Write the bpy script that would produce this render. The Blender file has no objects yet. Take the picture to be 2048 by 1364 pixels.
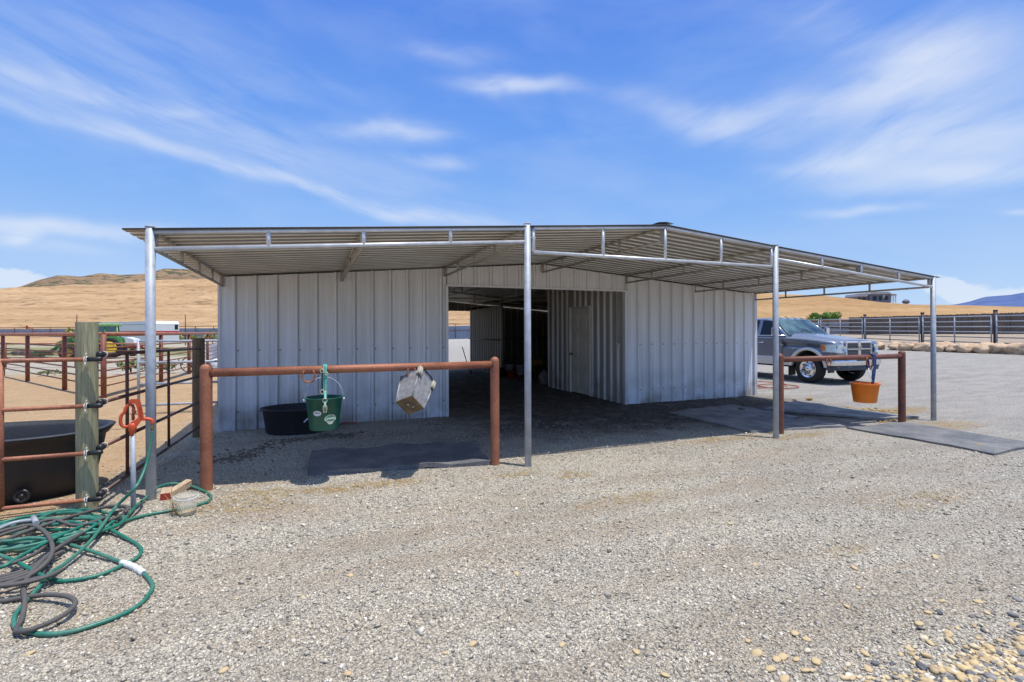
import bpy, bmesh, math, random
import numpy as np
from mathutils import Vector, Matrix, Euler, noise as mnoise
random.seed(7); rng = np.random.default_rng(7)
PI = math.pi
sc = bpy.context.scene
col = sc.collection

# ------------------------------------------------------------------ survey of the place
F, YAW, HY, ROLL, EYE = 1008.0, 0.3817, 663.3, -0.0036, 1.496
CY, SY = math.cos(YAW), math.sin(YAW)
SUN = Vector((0.165, -0.18, 1.0)).normalized()        # towards the sun

def sm(a, b, x):
    t = min(1, max(0, (x - a) / (b - a))); return t * t * (3 - 2 * t)
def g(x, y):                                           # ground height
    z = 0.085 * math.exp(-((x + 1.7) ** 2 + (y - 4.9) ** 2) / 2.2)
    if x > 15: z += 0.0265 * (min(x, 60) - 15) * sm(15, 20, x)
    r = math.hypot(x, y)
    if r < 30:
        k = 1 - sm(15, 30, r)
        z += k * (0.012 * mnoise.noise(Vector((x * .9, y * .9, 0))) + 0.006 * mnoise.noise(Vector((x * 3.1, y * 3.1, 4))))
    return z
def ray(px, py):
    u, v = px - 1024, py - HY
    u, v = u * math.cos(ROLL) + v * math.sin(ROLL), -u * math.sin(ROLL) + v * math.cos(ROLL)
    return Vector((u / F * CY + SY, CY - u / F * SY, -v / F))
def G(px, py, up=0.0):                                 # surveyed point on the ground
    d = ray(px, py); z = 0
    for _ in range(25):
        t = (z + up - EYE) / d.z; x, y = d.x * t, d.y * t; z = g(x, y)
    return Vector((x, y, z + up))
def AT(px, py, depth): return Vector((0, 0, EYE)) + ray(px, py) * depth
def B0(px, depth):                                     # foot of a thing at that depth
    p = AT(px, 700, depth); return Vector((p.x, p.y, g(p.x, p.y)))
def ATY(px, py, yp): return AT(px, py, yp / ray(px, py).y)
def ATX(px, py, xp): return AT(px, py, xp / ray(px, py).x)

# ------------------------------------------------------------------ materials
def nt(m):
    m.use_nodes = True; t = m.node_tree; return t, t.nodes, t.links
MATS = {}
def mat(name, c, rough=.6, metal=0, var=.12, scale=6, c2=None, bump=.0, bscale=60, stretch=(1, 1, 1), spec=.5, c2amt=.5, coat=0, grain=0, gs=150, emit=None):
    if name in MATS: return MATS[name]
    m = bpy.data.materials.new(name); t, N, L = nt(m)
    b = N['Principled BSDF']; b.inputs['Roughness'].default_value = rough; b.inputs['Metallic'].default_value = metal
    b.inputs['Specular IOR Level'].default_value = spec
    if coat: b.inputs['Coat Weight'].default_value = coat; b.inputs['Coat Roughness'].default_value = .06
    tc = N.new('ShaderNodeTexCoord'); mp = N.new('ShaderNodeMapping'); mp.inputs['Scale'].default_value = stretch
    L.new(tc.outputs['Object'], mp.inputs['Vector'])
    n = N.new('ShaderNodeTexNoise'); n.inputs['Scale'].default_value = scale; n.inputs['Detail'].default_value = 8; n.inputs['Roughness'].default_value = .65
    L.new(mp.outputs[0], n.inputs['Vector'])
    r = N.new('ShaderNodeValToRGB'); r.color_ramp.elements[0].position = .3; r.color_ramp.elements[1].position = .7
    c = tuple(c); d = tuple(c2) if c2 else tuple(max(0, x * (1 - var * 2)) for x in c)
    hi = c if c2 else tuple(min(1, x * (1 + var)) for x in c)
    if c2:
        r.color_ramp.elements[0].position = max(0, c2amt - .12); r.color_ramp.elements[1].position = min(1, c2amt + .12)
    r.color_ramp.elements[0].color = d + (1,); r.color_ramp.elements[1].color = hi + (1,)
    L.new(n.outputs['Fac'], r.inputs['Fac']); out = r.outputs['Color']
    if grain:
        n3 = N.new('ShaderNodeTexNoise'); n3.inputs['Scale'].default_value = gs; n3.inputs['Detail'].default_value = 4
        L.new(mp.outputs[0], n3.inputs['Vector'])
        mr = N.new('ShaderNodeMapRange'); mr.inputs['From Min'].default_value = .3; mr.inputs['From Max'].default_value = .7
        mr.inputs['To Min'].default_value = 1 - grain; mr.inputs['To Max'].default_value = 1 + grain * .6
        L.new(n3.outputs['Fac'], mr.inputs['Value'])
        mx = N.new('ShaderNodeMix'); mx.data_type = 'RGBA'; mx.blend_type = 'MULTIPLY'; mx.inputs['Factor'].default_value = 1
        L.new(out, mx.inputs['A']); L.new(mr.outputs[0], mx.inputs['B']); out = mx.outputs['Result']
    L.new(out, b.inputs['Base Color'])
    rr = N.new('ShaderNodeMapRange'); rr.inputs['To Min'].default_value = max(.02, rough - .12); rr.inputs['To Max'].default_value = min(1, rough + .14)
    L.new(n.outputs['Fac'], rr.inputs['Value']); L.new(rr.outputs[0], b.inputs['Roughness'])
    if bump:
        n2 = N.new('ShaderNodeTexNoise'); n2.inputs['Scale'].default_value = bscale; n2.inputs['Detail'].default_value = 6
        L.new(mp.outputs[0], n2.inputs['Vector'])
        bp = N.new('ShaderNodeBump'); bp.inputs['Strength'].default_value = bump; bp.inputs['Distance'].default_value = .01
        L.new(n2.outputs['Fac'], bp.inputs['Height']); L.new(bp.outputs[0], b.inputs['Normal'])
    MATS[name] = m; return m

M_galv = mat('galvanised_pipe', (.40, .44, .49), .56, .2, .14, 9, bump=.15, bscale=50)
M_galvt = mat('highlighted_galvanised_pipe', (.62, .63, .64), .38, .35, .1, 9)  # front truss highlights painted in as a lighter pipe colour
M_galvd = mat('weathered_bounce_tinted_pipe', (.46, .42, .35), .55, .3, .2, 7, c2=(.26, .2, .15), c2amt=.36)  # tan ground bounce on the trusses tinted into the weathered colour
M_rust = mat('rusted_pipe', (.40, .155, .082), .55, .1, .2, 3.5, c2=(.25, .09, .052), c2amt=.46, bump=.3, bscale=70, grain=.3, gs=90)
M_rustd = mat('dark_rust_pipe', (.17, .062, .038), .6, .1, .2, 6, c2=(.09, .035, .025), bump=.25, grain=.25)
M_rustf = mat('far_fence_rust', (.27, .095, .052), .6, .1, .2, 6, c2=(.17, .06, .038), bump=.25, grain=.25)
M_gate = mat('painted_gate_pipe', (.10, .055, .045), .5, .1, .3, 3, c2=(.3, .13, .09), c2amt=.6, bump=.2)
M_gated = mat('dark_gate_pipe', (.06, .038, .033), .45, .15, .2, 3, c2=(.22, .09, .06), c2amt=.46, bump=.2)
M_rib = mat('roof_rib', (.80, .77, .70), .45, .2, .12, 3)  # pale ribs over darker flats: rib light and shade painted in
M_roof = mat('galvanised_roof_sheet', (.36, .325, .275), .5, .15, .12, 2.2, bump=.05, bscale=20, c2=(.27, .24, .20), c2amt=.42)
M_white = mat('white_paint', (.72, .73, .74), .4, 0, .06, 4)
M_rubber = mat('black_rubber', (.022, .023, .026), .55, 0, .25, 5, bump=.3, bscale=40, c2=(.05, .05, .052), c2amt=.34)
M_mat = mat('stall_mat_rubber', (.15, .155, .165), .75, 0, .2, 2.2, c2=(.34, .325, .30), c2amt=.5, bump=.5, bscale=90, grain=.35, gs=60)
M_mat2 = mat('clean_mat_rubber', (.115, .12, .13), .75, 0, .2, 2.0, c2=(.23, .225, .215), c2amt=.46, bump=.5, bscale=90, grain=.35, gs=60)
M_black = mat('black_plastic', (.018, .018, .02), .4)
M_dark = mat('dark_cavity', (.006, .006, .007), .9)
M_chrome = mat('chrome', (.75, .76, .78), .12, 1, .05, 8)
M_glass = mat('car_glass', (.012, .016, .02), .12, .0, .1, 2, spec=.35)

def vgrad(name, c1, c2, z0, z1, rough=.5):             # weather-stained paint, dirt rising from the ground
    return None

def wall_mat(name, base, dirt=(.33, .29, .24)):
    m = bpy.data.materials.new(name); t, N, L = nt(m); b = N['Principled BSDF']
    b.inputs['Roughness'].default_value = .42; b.inputs['Metallic'].default_value = .0
    geo = N.new('ShaderNodeNewGeometry'); sp = N.new('ShaderNodeSeparateXYZ'); L.new(geo.outputs['Position'], sp.inputs[0])
    mp = N.new('ShaderNodeMapping'); mp.inputs['Scale'].default_value = (9, 9, .45); L.new(geo.outputs['Position'], mp.inputs[0])
    n = N.new('ShaderNodeTexNoise'); n.inputs['Scale'].default_value = 1; n.inputs['Detail'].default_value = 7; L.new(mp.outputs[0], n.inputs['Vector'])
    n2 = N.new('ShaderNodeTexNoise'); n2.inputs['Scale'].default_value = 2.2; n2.inputs['Detail'].default_value = 8; L.new(geo.outputs['Position'], n2.inputs['Vector'])
    r = N.new('ShaderNodeValToRGB'); r.color_ramp.elements[0].position = .32; r.color_ramp.elements[1].position = .66
    r.color_ramp.elements[0].color = tuple(x * .8 for x in base) + (1,); r.color_ramp.elements[1].color = base + (1,)
    L.new(n.outputs['Fac'], r.inputs[0])
    # splash dirt near the ground
    a = N.new('ShaderNodeMapRange'); a.inputs['From Min'].default_value = .05; a.inputs['From Max'].default_value = .75; a.inputs['To Min'].default_value = .95; a.inputs['To Max'].default_value = .0
    L.new(sp.outputs['Z'], a.inputs['Value'])
    mm = N.new('ShaderNodeMath'); mm.operation = 'MULTIPLY'; L.new(a.outputs[0], mm.inputs[0])
    n2r = N.new('ShaderNodeMapRange'); n2r.inputs['From Min'].default_value = .4; n2r.inputs['From Max'].default_value = .68; L.new(n2.outputs['Fac'], n2r.inputs['Value']); L.new(n2r.outputs[0], mm.inputs[1])
    mx = N.new('ShaderNodeMix'); mx.data_type = 'RGBA'; L.new(mm.outputs[0], mx.inputs['Factor']); L.new(r.outputs[0], mx.inputs['A']); mx.inputs['B'].default_value = dirt + (1,)
    # warm ground bounce below the eaves, painted into the colour
    c = N.new('ShaderNodeMapRange'); c.inputs['From Min'].default_value = 1.2; c.inputs['From Max'].default_value = 2.6; c.inputs['To Max'].default_value = .5; L.new(sp.outputs['Z'], c.inputs['Value'])
    mx2 = N.new('ShaderNodeMix'); mx2.data_type = 'RGBA'; L.new(c.outputs[0], mx2.inputs['Factor']); L.new(mx.outputs['Result'], mx2.inputs['A']); mx2.inputs['B'].default_value = (base[0] * 1.05, base[1] * .90, base[2] * .66, 1)
    L.new(mx2.outputs['Result'], b.inputs['Base Color'])
    # dents and oil canning
    n3 = N.new('ShaderNodeTexNoise'); n3.inputs['Scale'].default_value = 1.3; n3.inputs['Detail'].default_value = 3; L.new(geo.outputs['Position'], n3.inputs['Vector'])
    bp = N.new('ShaderNodeBump'); bp.inputs['Strength'].default_value = .35; bp.inputs['Distance'].default_value = .05
    L.new(n3.outputs['Fac'], bp.inputs['Height']); L.new(bp.outputs[0], b.inputs['Normal'])
    return m
M_wall = wall_mat('white_steel_siding', (.86, .89, .95))
M_walli = wall_mat('inner_steel_siding', (.20, .19, .18)); M_wribi = wall_mat('inner_siding_rib', (.50, .49, .47)); M_wallt = wall_mat('tack_room_siding', (.50, .485, .46)); M_wribs = wall_mat('bright_siding_rib', (.86, .86, .88))  # pale ribs paint in the light catching them against darker panels

def wood_mat(name, c, c2, axis=2, sc_=3):
    st = [14, 14, 14]; st[axis] = .8
    return mat(name, c, .8, 0, .1, sc_, c2=c2, bump=.6, bscale=6, stretch=tuple(st), c2amt=.48, grain=.3, gs=9)
M_rust2 = mat('brown_rusted_pipe', (.23, .085, .05), .55, .1, .2, 5, c2=(.15, .055, .036), bump=.3, bscale=70, grain=.3, gs=90)
M_post = wood_mat('treated_round_post', (.38, .36, .22), (.25, .235, .135))
M_post2 = wood_mat('brown_round_post', (.20, .135, .075), (.11, .07, .04))
M_plank = wood_mat('grey_fence_planks', (.17, .135, .11), (.095, .072, .058))

# ------------------------------------------------------------------ mesh collector
class MB:
    def __init__(s): s.v = []; s.f = []; s.sm = []; s.mi = []; s.cm = 0
    def add(s, vs, fs, smooth=False):
        o = len(s.v); s.v += [tuple(v) for v in vs]; s.f += [tuple(i + o for i in f) for f in fs]; s.sm += [smooth] * len(fs); s.mi += [s.cm] * (len(s.f) - len(s.mi)); return s
    def box(s, c, d, rot=None, bev=0, taper=None):
        hx, hy, hz = d[0] / 2, d[1] / 2, d[2] / 2
        vs = [Vector((x * hx, y * hy, z * hz)) for z in (-1, 1) for y in (-1, 1) for x in (-1, 1)]
        if taper:
            for v in vs:
                if v.z > 0: v.x *= taper; v.y *= taper
        if rot is not None:
            R = Euler(rot).to_matrix() if not isinstance(rot, Matrix) else rot
            vs = [R @ v for v in vs]
        c = Vector(c); vs = [v + c for v in vs]
        fs = [(0, 2, 3, 1), (4, 5, 7, 6), (0, 1, 5, 4), (2, 6, 7, 3), (0, 4, 6, 2), (1, 3, 7, 5)]
        if bev:
            bm = bmesh.new(); bv = [bm.verts.new(v) for v in vs]
            for f in fs: bm.faces.new([bv[i] for i in f])
            bmesh.ops.bevel(bm, geom=bm.edges[:], offset=bev, segments=2, profile=.5, affect='EDGES')
            bm.verts.index_update(); s.add([v.co.copy() for v in bm.verts], [[v.index for v in f.verts] for f in bm.faces]); bm.free(); return s
        return s.add(vs, fs)
    def tube(s, pts, r, n=10, closed=False, cap=True, radii=None, flat=None):
        pts = [Vector(p) for p in pts]; K = len(pts); vs = []; fs = []
        T = []
        for i in range(K):
            a = pts[(i - 1) % K] if (closed or i) else pts[0]; b = pts[(i + 1) % K] if (closed or i < K - 1) else pts[-1]
            T.append((b - a).normalized() if (b - a).length > 1e-9 else Vector((0, 0, 1)))
        up = Vector((0, 0, 1)) if abs(T[0].z) < .9 else Vector((1, 0, 0))
        u = T[0].cross(up).normalized(); 
        for i in range(K):
            u = (u - T[i] * u.dot(T[i])).normalized(); w = T[i].cross(u)
            rr = radii[i] if radii else r
            for k in range(n):
                a = 2 * PI * k / n
                fx = flat if flat else 1
                vs.append(pts[i] + u * math.cos(a) * rr + w * math.sin(a) * rr * fx)
        R = K if closed else K - 1
        for i in range(R):
            for k in range(n):
                a, b = i * n + k, i * n + (k + 1) % n; c, d = ((i + 1) % K) * n + (k + 1) % n, ((i + 1) % K) * n + k
                fs.append((a, b, c, d))
        s.add(vs, fs, True)
        if cap and not closed:
            o = len(s.v) - len(vs)
            s.f.append(tuple(o + k for k in range(n))[::-1]); s.sm.append(False)
            s.f.append(tuple(o + (K - 1) * n + k for k in range(n))); s.sm.append(False)
        return s
    def lathe(s, prof, c=(0, 0, 0), n=24, R=None, ax=(1, 1), smooth=True):      # prof: (r, z)
        vs = []; fs = []; c = Vector(c)
        for r, z in prof:
            for k in range(n):
                a = 2 * PI * k / n; v = Vector((math.cos(a) * r * ax[0], math.sin(a) * r * ax[1], z))
                vs.append((R @ v if R is not None else v) + c)
        for i in range(len(prof) - 1):
            for k in range(n): fs.append((i * n + k, i * n + (k + 1) % n, (i + 1) * n + (k + 1) % n, (i + 1) * n + k))
        return s.add(vs, fs, smooth)
    def prism(s, poly, d, o=(0, 0, 0), R=None, ax='y'):   # poly in the (a, b) plane, extruded by d (d0, d1)
        n = len(poly); vs = []
        for e in d:
            for a, b in poly:
                v = Vector((a, e, b)) if ax == 'y' else (Vector((e, a, b)) if ax == 'x' else Vector((a, b, e)))
                vs.append((R @ v if R is not None else v) + Vector(o))
        fs = [tuple(range(n))[::-1], tuple(range(n, 2 * n))] + [(i, (i + 1) % n, n + (i + 1) % n, n + i) for i in range(n)]
        return s.add(vs, fs)
    def blob(s, c, r, seed=0, amp=.25, sub=2, sc3=(1, 1, 1), fr=1.3, R=None):
        bm = bmesh.new(); bmesh.ops.create_icosphere(bm, subdivisions=sub, radius=1)
        vs = []
        for v in bm.verts:
            k = 1 + amp * mnoise.noise(v.co * fr + Vector((seed * 7.1, seed * 3.3, seed)))
            q = Vector((v.co.x * sc3[0], v.co.y * sc3[1], v.co.z * sc3[2])) * k * r
            vs.append((R @ q if R is not None else q) + Vector(c))
        bm.verts.index_update(); s.add(vs, [[v.index for v in f.verts] for f in bm.faces], True); bm.free(); return s
    def build(s, name, m=None, parent=None, local=False, auto=None):
        me = bpy.data.meshes.new(name)
        if parent is not None and not local:
            r = parent
            while r.parent: r = r.parent
            off = Vector(r.location); vs = [tuple(Vector(v) - off) for v in s.v]
        else: vs = s.v
        me.from_pydata([tuple(v) for v in vs], [], s.f); s.mi += [s.cm] * (len(s.f) - len(s.mi)); me.polygons.foreach_set('material_index', s.mi); me.polygons.foreach_set('use_smooth', s.sm)
        bm = bmesh.new(); bm.from_mesh(me); bmesh.ops.recalc_face_normals(bm, faces=bm.faces[:]); bm.to_mesh(me); bm.free()
        me.update(); o = bpy.data.objects.new(name, me); col.objects.link(o)
        for q in (m if isinstance(m, (list, tuple)) else [m] if m else []): me.materials.append(q)
        if parent is not None: o.parent = parent
        return o
def tag(o, label=None, cat=None, group=None, kind=None):
    if label: o['label'] = label
    if cat: o['category'] = cat
    if group: o['group'] = group
    if kind: o['kind'] = kind
    return o
def empty(name, loc, label, cat, group=None, rz=0):
    o = bpy.data.objects.new(name, None); col.objects.link(o); o.location = loc; o.rotation_euler = (0, 0, rz); o.empty_display_size = .1
    return tag(o, label, cat, group)
def single(mb, name, m, label, cat, group=None, loc=None):
    """one mesh, origin moved to its foot"""
    if loc is not None: mb.v = [tuple(Vector(v) - Vector(loc)) for v in mb.v]
    o = mb.build(name, m)
    if loc is not None: o.location = loc
    return tag(o, label, cat, group)
def copy_tree(o, parent=None):
    c = o.copy(); col.objects.link(c)
    if parent: c.parent = parent
    for ch in [x for x in bpy.data.objects if x.parent == o]: copy_tree(ch, c)
    return c
def smooth_path(pts, k=6, closed=False):
    pts = [Vector(p) for p in pts]; n = len(pts); out = []
    for i in range(n if closed else n - 1):
        p0 = pts[(i - 1) % n] if (closed or i) else pts[0]; p1 = pts[i]; p2 = pts[(i + 1) % n]; p3 = pts[(i + 2) % n] if (closed or i + 2 < n) else pts[-1]
        for j in range(k):
            t = j / k; out.append(.5 * ((2 * p1) + (-p0 + p2) * t + (2 * p0 - 5 * p1 + 4 * p2 - p3) * t * t + (-p0 + 3 * p1 - 3 * p2 + p3) * t ** 3))
    if not closed: out.append(pts[-1])
    return out
# ------------------------------------------------------------------ ground
RK0, RK1 = G(1748, 697), G(2048, 709)
def inpoly(x, y, P):
    c = False; j = len(P) - 1
    for i in range(len(P)):
        if (P[i][1] > y) != (P[j][1] > y) and x < (P[j][0] - P[i][0]) * (y - P[i][1]) / (P[j][1] - P[i][1]) + P[i][0]: c = not c
        j = i
    return c
def masks(x, y):
    zc = x * SY + y * CY; xc = x * CY - y * SY
    nz = mnoise.noise(Vector((x * .6, y * .6, 9))); nf = mnoise.noise(Vector((x * 2.7, y * 2.7, 2)))
    sand = (1 - sm(-2.1, -1.35, x + .3 * nf)) * sm(3.55, 4.9, y + .5 * nf) * (1 - sm(17.2, 18.6, zc + 1.2 * nz))
    if y > 8.7: sand = sand if x < -1.4 else 0
    far_left = 1 - sm(-14, -9, xc)
    grass = far_left * sm(31, 34, zc + 3 * nz) * (1 - sm(52, 56, zc))
    grass = max(grass, .8 * sm(60, 80, math.hypot(x, y)) * (1 - sm(-5, 10, x)) * (.5 + nz))
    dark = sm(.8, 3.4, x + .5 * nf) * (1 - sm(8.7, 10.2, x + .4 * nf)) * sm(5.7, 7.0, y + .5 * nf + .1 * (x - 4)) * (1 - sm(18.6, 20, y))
    # canopy left corner stays clean gravel, a dark trail of trampled muck crosses it
    tr = abs((y - 6.2) - (x + .6) * .55 - .15 * nf); dark = max(dark, .0 * (1 - sm(.1, .35, tr)))
    n_ = Vector((RK1.y - RK0.y, -(RK1.x - RK0.x), 0)).normalized()
    d = (x - RK0.x) * n_.x + (y - RK0.y) * n_.y
    if n_.x < 0: d = -d
    dirt = sm(.2, 1.2, d + .3 * nf) if x > 15 else 0
    # straw and dusty tan patches
    straw = 0
    for (cx, cy, rx, ry, a) in STRAW:
        q = ((x - cx) / rx) ** 2 + ((y - cy) / ry) ** 2
        straw = max(straw, a * (1 - sm(.2, 1.3, q + .5 * nf)))
    return sand, grass, dark, dirt, straw
STRAW = []
for px, py, rx, ry, a in ((730, 972, .75, .15, 1.0), (560, 985, .5, .12, .7), (480, 1010, .5, .25, .75), (1790, 822, 1.0, .35, .9), (1890, 850, .9, .35, .7), (1460, 877, .8, .12, .8), (1600, 872, .6, .1, .8), (1150, 950, .3, .1, .5), (1700, 1100, .25, .08, .5),
                          (960, 1010, .9, .25, .28), (150, 1240, .4, .2, .35), (700, 1250, .5, .15, .25), (1250, 1000, .6, .14, .35), (1030, 950, .3, .08, .5), (1850, 1000, .6, .15, .3), (1540, 800, .5, .3, .4)):
    p = G(px, py); STRAW.append((p.x, p.y, rx, ry, a))

TRACKS = [[G(*q) for q in t_] for t_ in ([(250, 1262), (800, 1130), (1300, 1042), (1700, 990), (2150, 955)], [(420, 1150), (900, 1060), (1400, 985), (1900, 925)], [(400, 1400), (1000, 1235), (1500, 1118), (2150, 1020)], [(900, 1400), (1500, 1235), (2150, 1100)], [(1250, 960), (1700, 905), (2150, 868)], [(1600, 800), (1850, 760), (2200, 740)], [(1500, 830), (1850, 790), (2200, 770)], [(1400, 1400), (1750, 1200), (2150, 1150)])]
def track_mask(X, Y):
    X = np.asarray(X); Y = np.asarray(Y); M = np.zeros(len(X))
    nz = np.sin(X * 3.1 + 1.3) * np.cos(Y * 4.3) * .05 + np.sin(X * 9.7) * np.sin(Y * 11.3) * .03
    for k, T_ in enumerate(TRACKS):
        d = np.full(len(X), 99.)
        P_ = smooth_path(T_, 3)
        for a, b in zip(P_, P_[1:]):
            vx, vy = b.x - a.x, b.y - a.y; t = np.clip(((X - a.x) * vx + (Y - a.y) * vy) / (vx * vx + vy * vy), 0, 1)
            d = np.minimum(d, np.hypot(X - a.x - t * vx, Y - a.y - t * vy))
        w = .17 if k < 5 else .22
        M = np.maximum(M, np.clip(1.35 - (d + nz) / w, 0, 1) * (.9 if k % 2 else .7))
    return M
def make_ground():
    na = 720; rs = [0.0]; r = .6
    rs = [.6]
    while rs[-1] < 700: rs.append(rs[-1] * (1.018 if rs[-1] < 14 else 1.035))
    V = [(0, 0, g(0, 0))]; A = [masks(0, 0)]
    # finer azimuth steps in front of the camera
    az = []
    for i in range(na): az.append(-PI + 2 * PI * i / na)
    for r in rs:
        for a in az:
            x, y = r * math.sin(a), r * math.cos(a)
            V.append((x, y, g(x, y))); A.append(masks(x, y))
    Fc = [(0, 1 + i, 1 + (i + 1) % na) for i in range(na)]
    for j in range(len(rs) - 1):
        o = 1 + j * na
        for i in range(na): Fc.append((o + i, o + na + i, o + na + (i + 1) % na, o + (i + 1) % na))
    me = bpy.data.meshes.new('ground'); me.from_pydata(V, [], Fc); me.polygons.foreach_set('use_smooth', [True] * len(Fc))
    A = np.array(A); VA = np.array(V); A = np.c_[A, track_mask(VA[:, 0], VA[:, 1])]
    for k, nm in enumerate(('sand', 'grass', 'dark', 'dirt', 'straw', 'track')):
        at = me.attributes.new(nm, 'FLOAT', 'POINT'); at.data.foreach_set('value', A[:, k].astype(np.float32))
    o = bpy.data.objects.new('ground', me); col.objects.link(o); o['kind'] = 'structure'; return o

def ground_material():
    m = bpy.data.materials.new('gravel_yard'); t, N, L = nt(m); b = N['Principled BSDF']; b.inputs['Roughness'].default_value = .9; b.inputs['Specular IOR Level'].default_value = .2
    geo = N.new('ShaderNodeNewGeometry'); P = geo.outputs['Position']
    def noise(s, d=5, r=.6, stretch=None, rot=0):
        n = N.new('ShaderNodeTexNoise'); n.inputs['Scale'].default_value = s; n.inputs['Detail'].default_value = d; n.inputs['Roughness'].default_value = r
        if stretch:
            mp = N.new('ShaderNodeMapping'); mp.inputs['Scale'].default_value = stretch; mp.inputs['Rotation'].default_value = (0, 0, rot); L.new(P, mp.inputs[0]); L.new(mp.outputs[0], n.inputs['Vector'])
        else: L.new(P, n.inputs['Vector'])
        return n.outputs['Fac']
    def mr(x, a, b_, c=0, d=1):
        n = N.new('ShaderNodeMapRange'); n.inputs['From Min'].default_value = a; n.inputs['From Max'].default_value = b_; n.inputs['To Min'].default_value = c; n.inputs['To Max'].default_value = d
        L.new(x, n.inputs['Value']); return n.outputs[0]
    def mix(f, a, b_, mode='MIX'):
        n = N.new('ShaderNodeMix'); n.data_type = 'RGBA'; n.blend_type = mode
        for s_, v in (('Factor', f), ('A', a), ('B', b_)):
            if isinstance(v, (int, float)): n.inputs[s_].default_value = v
            elif isinstance(v, tuple): n.inputs[s_].default_value = v + (1,)
            else: L.new(v, n.inputs[s_])
        return n.outputs['Result']
    def mth(op, a, b_):
        n = N.new('ShaderNodeMath'); n.operation = op
        for i, v in enumerate((a, b_)):
            if isinstance(v, (int, float)): n.inputs[i].default_value = v
            else: L.new(v, n.inputs[i])
        return n.outputs[0]
    def att(nm):
        n = N.new('ShaderNodeAttribute'); n.attribute_name = nm; return n.outputs['Fac']
    vo = N.new('ShaderNodeTexVoronoi'); vo.inputs['Scale'].default_value = 62; L.new(P, vo.inputs['Vector'])
    vo2 = N.new('ShaderNodeTexVoronoi'); vo2.inputs['Scale'].default_value = 26; L.new(P, vo2.inputs['Vector'])
    sep = N.new('ShaderNodeSeparateColor'); L.new(vo.outputs['Color'], sep.inputs[0])
    r = N.new('ShaderNodeValToRGB'); e = r.color_ramp.elements; e[0].position = 0; e[0].color = (.25, .225, .18, 1); e[1].position = 1; e[1].color = (.82, .74, .59, 1)
    for p_, c_ in ((.3, (.42, .38, .31)), (.6, (.55, .495, .395)), (.85, (.65, .575, .44))):
        q = e.new(p_); q.color = c_ + (1,)
    L.new(sep.outputs[0], r.inputs[0])
    base = mix(.35, r.outputs[0], (.55, .495, .395))
    # dusty brown fines showing between stones, in sweeping tracks
    tr = mr(noise(1.0, 5, .6, (.55, 2.1, 1), .45), .50, .68); base = mix(mth('MULTIPLY', tr, .7), base, (.44, .325, .215))
    tr2 = mr(noise(.8, 5, .65), .42, .72); base = mix(mth('MULTIPLY', tr2, .45), base, (.29, .27, .235))
    tr3 = mr(noise(1.6, 5, .7, (.35, 2.6, 1), -.35), .54, .72); base = mix(mth('MULTIPLY', tr3, .5), base, (.35, .295, .225))
    base = mix(mth('MULTIPLY', att('track'), mr(noise(5, 5, .7, (1, 2, 1), .3), .3, .6, .25, .85)), base, mix(mr(noise(24, 5, .7), .35, .65), (.43, .355, .26), (.30, .25, .19)))
    sxy = N.new('ShaderNodeSeparateXYZ'); L.new(P, sxy.inputs[0]); base = mix(mth('MULTIPLY', mr(mth('ADD', sxy.outputs['X'], mth('MULTIPLY', noise(.5, 4), 4)), 4.5, 11.5), .62), base, mix(mr(noise(1.1, 5, .7, (1, 3, 1), .3), .38, .62), (.28, .275, .275), (.40, .385, .37)))
    base = mix(1.0, base, mr(mth('ADD', mth('MULTIPLY', vo.outputs['Distance'], 1.0), mth('MULTIPLY', noise(45, 4, .7), .5)), .35, 1.1, 1.50, .70), 'MULTIPLY')  # crevice shade between stones painted into the colour
    fn = mr(noise(180, 3, .7), .3, .7, .72, 1.25); base = mix(1.0, base, fn, 'MULTIPLY')
    straw = mix(mr(noise(70, 4, .7, (1, 3, 1), .6), .35, .65), (.50, .33, .12), (.30, .20, .09))
    base = mix(mth('MULTIPLY', att('straw'), mr(noise(14, 5, .7), .38, .56)), base, straw)
    sand = mix(mr(noise(2.3, 7, .65), .35, .68), (.55, .36, .19), (.62, .43, .25)); sand = mix(mr(noise(26, 4, .7), .50, .66, 0, .65), sand, (.30, .20, .115)); sand = mix(mr(noise(1.7, 5, .7), .56, .66, 0, .5), sand, (.42, .28, .16)); sand = mix(mr(noise(3.1, 5, .7, (1, 2, 1), .35), .60, .68, 0, .8), sand, (.13, .085, .05))
    sand = mix(mr(noise(.9, 5, .7, (1, 3.5, 1), .35), .57, .68, 0, .6), sand, (.27, .18, .10))
    sm_ = mth('MULTIPLY', att('sand'), mr(noise(9, 5, .7), .2, .45)); base = mix(sm_, base, sand)
    dirt = mix(mr(noise(.7, 6), .35, .65), (.40, .315, .235), (.46, .38, .29)); base = mix(att('dirt'), base, dirt)
    gr = mix(mr(noise(.35, 5, .7, (1, 3, 1), .35), .40, .62), (.40, .34, .17), (.10, .15, .045)); base = mix(att('grass'), base, gr)
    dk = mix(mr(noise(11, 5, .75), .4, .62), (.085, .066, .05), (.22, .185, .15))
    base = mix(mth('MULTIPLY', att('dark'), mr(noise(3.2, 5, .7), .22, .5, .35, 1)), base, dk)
    L.new(base, b.inputs['Base Color'])
    h = mth('ADD', mth('MULTIPLY', vo.outputs['Distance'], -.9), mth('MULTIPLY', vo2.outputs['Distance'], -.8))
    h = mth('ADD', h, mth('MULTIPLY', noise(14, 5, .7), 1.6))
    bp = N.new('ShaderNodeBump'); bp.inputs['Strength'].default_value = 1; bp.inputs['Distance'].default_value = .026; L.new(h, bp.inputs['Height']); L.new(bp.outputs[0], b.inputs['Normal'])
    return m
ground = make_ground(); ground.data.materials.append(ground_material())

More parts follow.
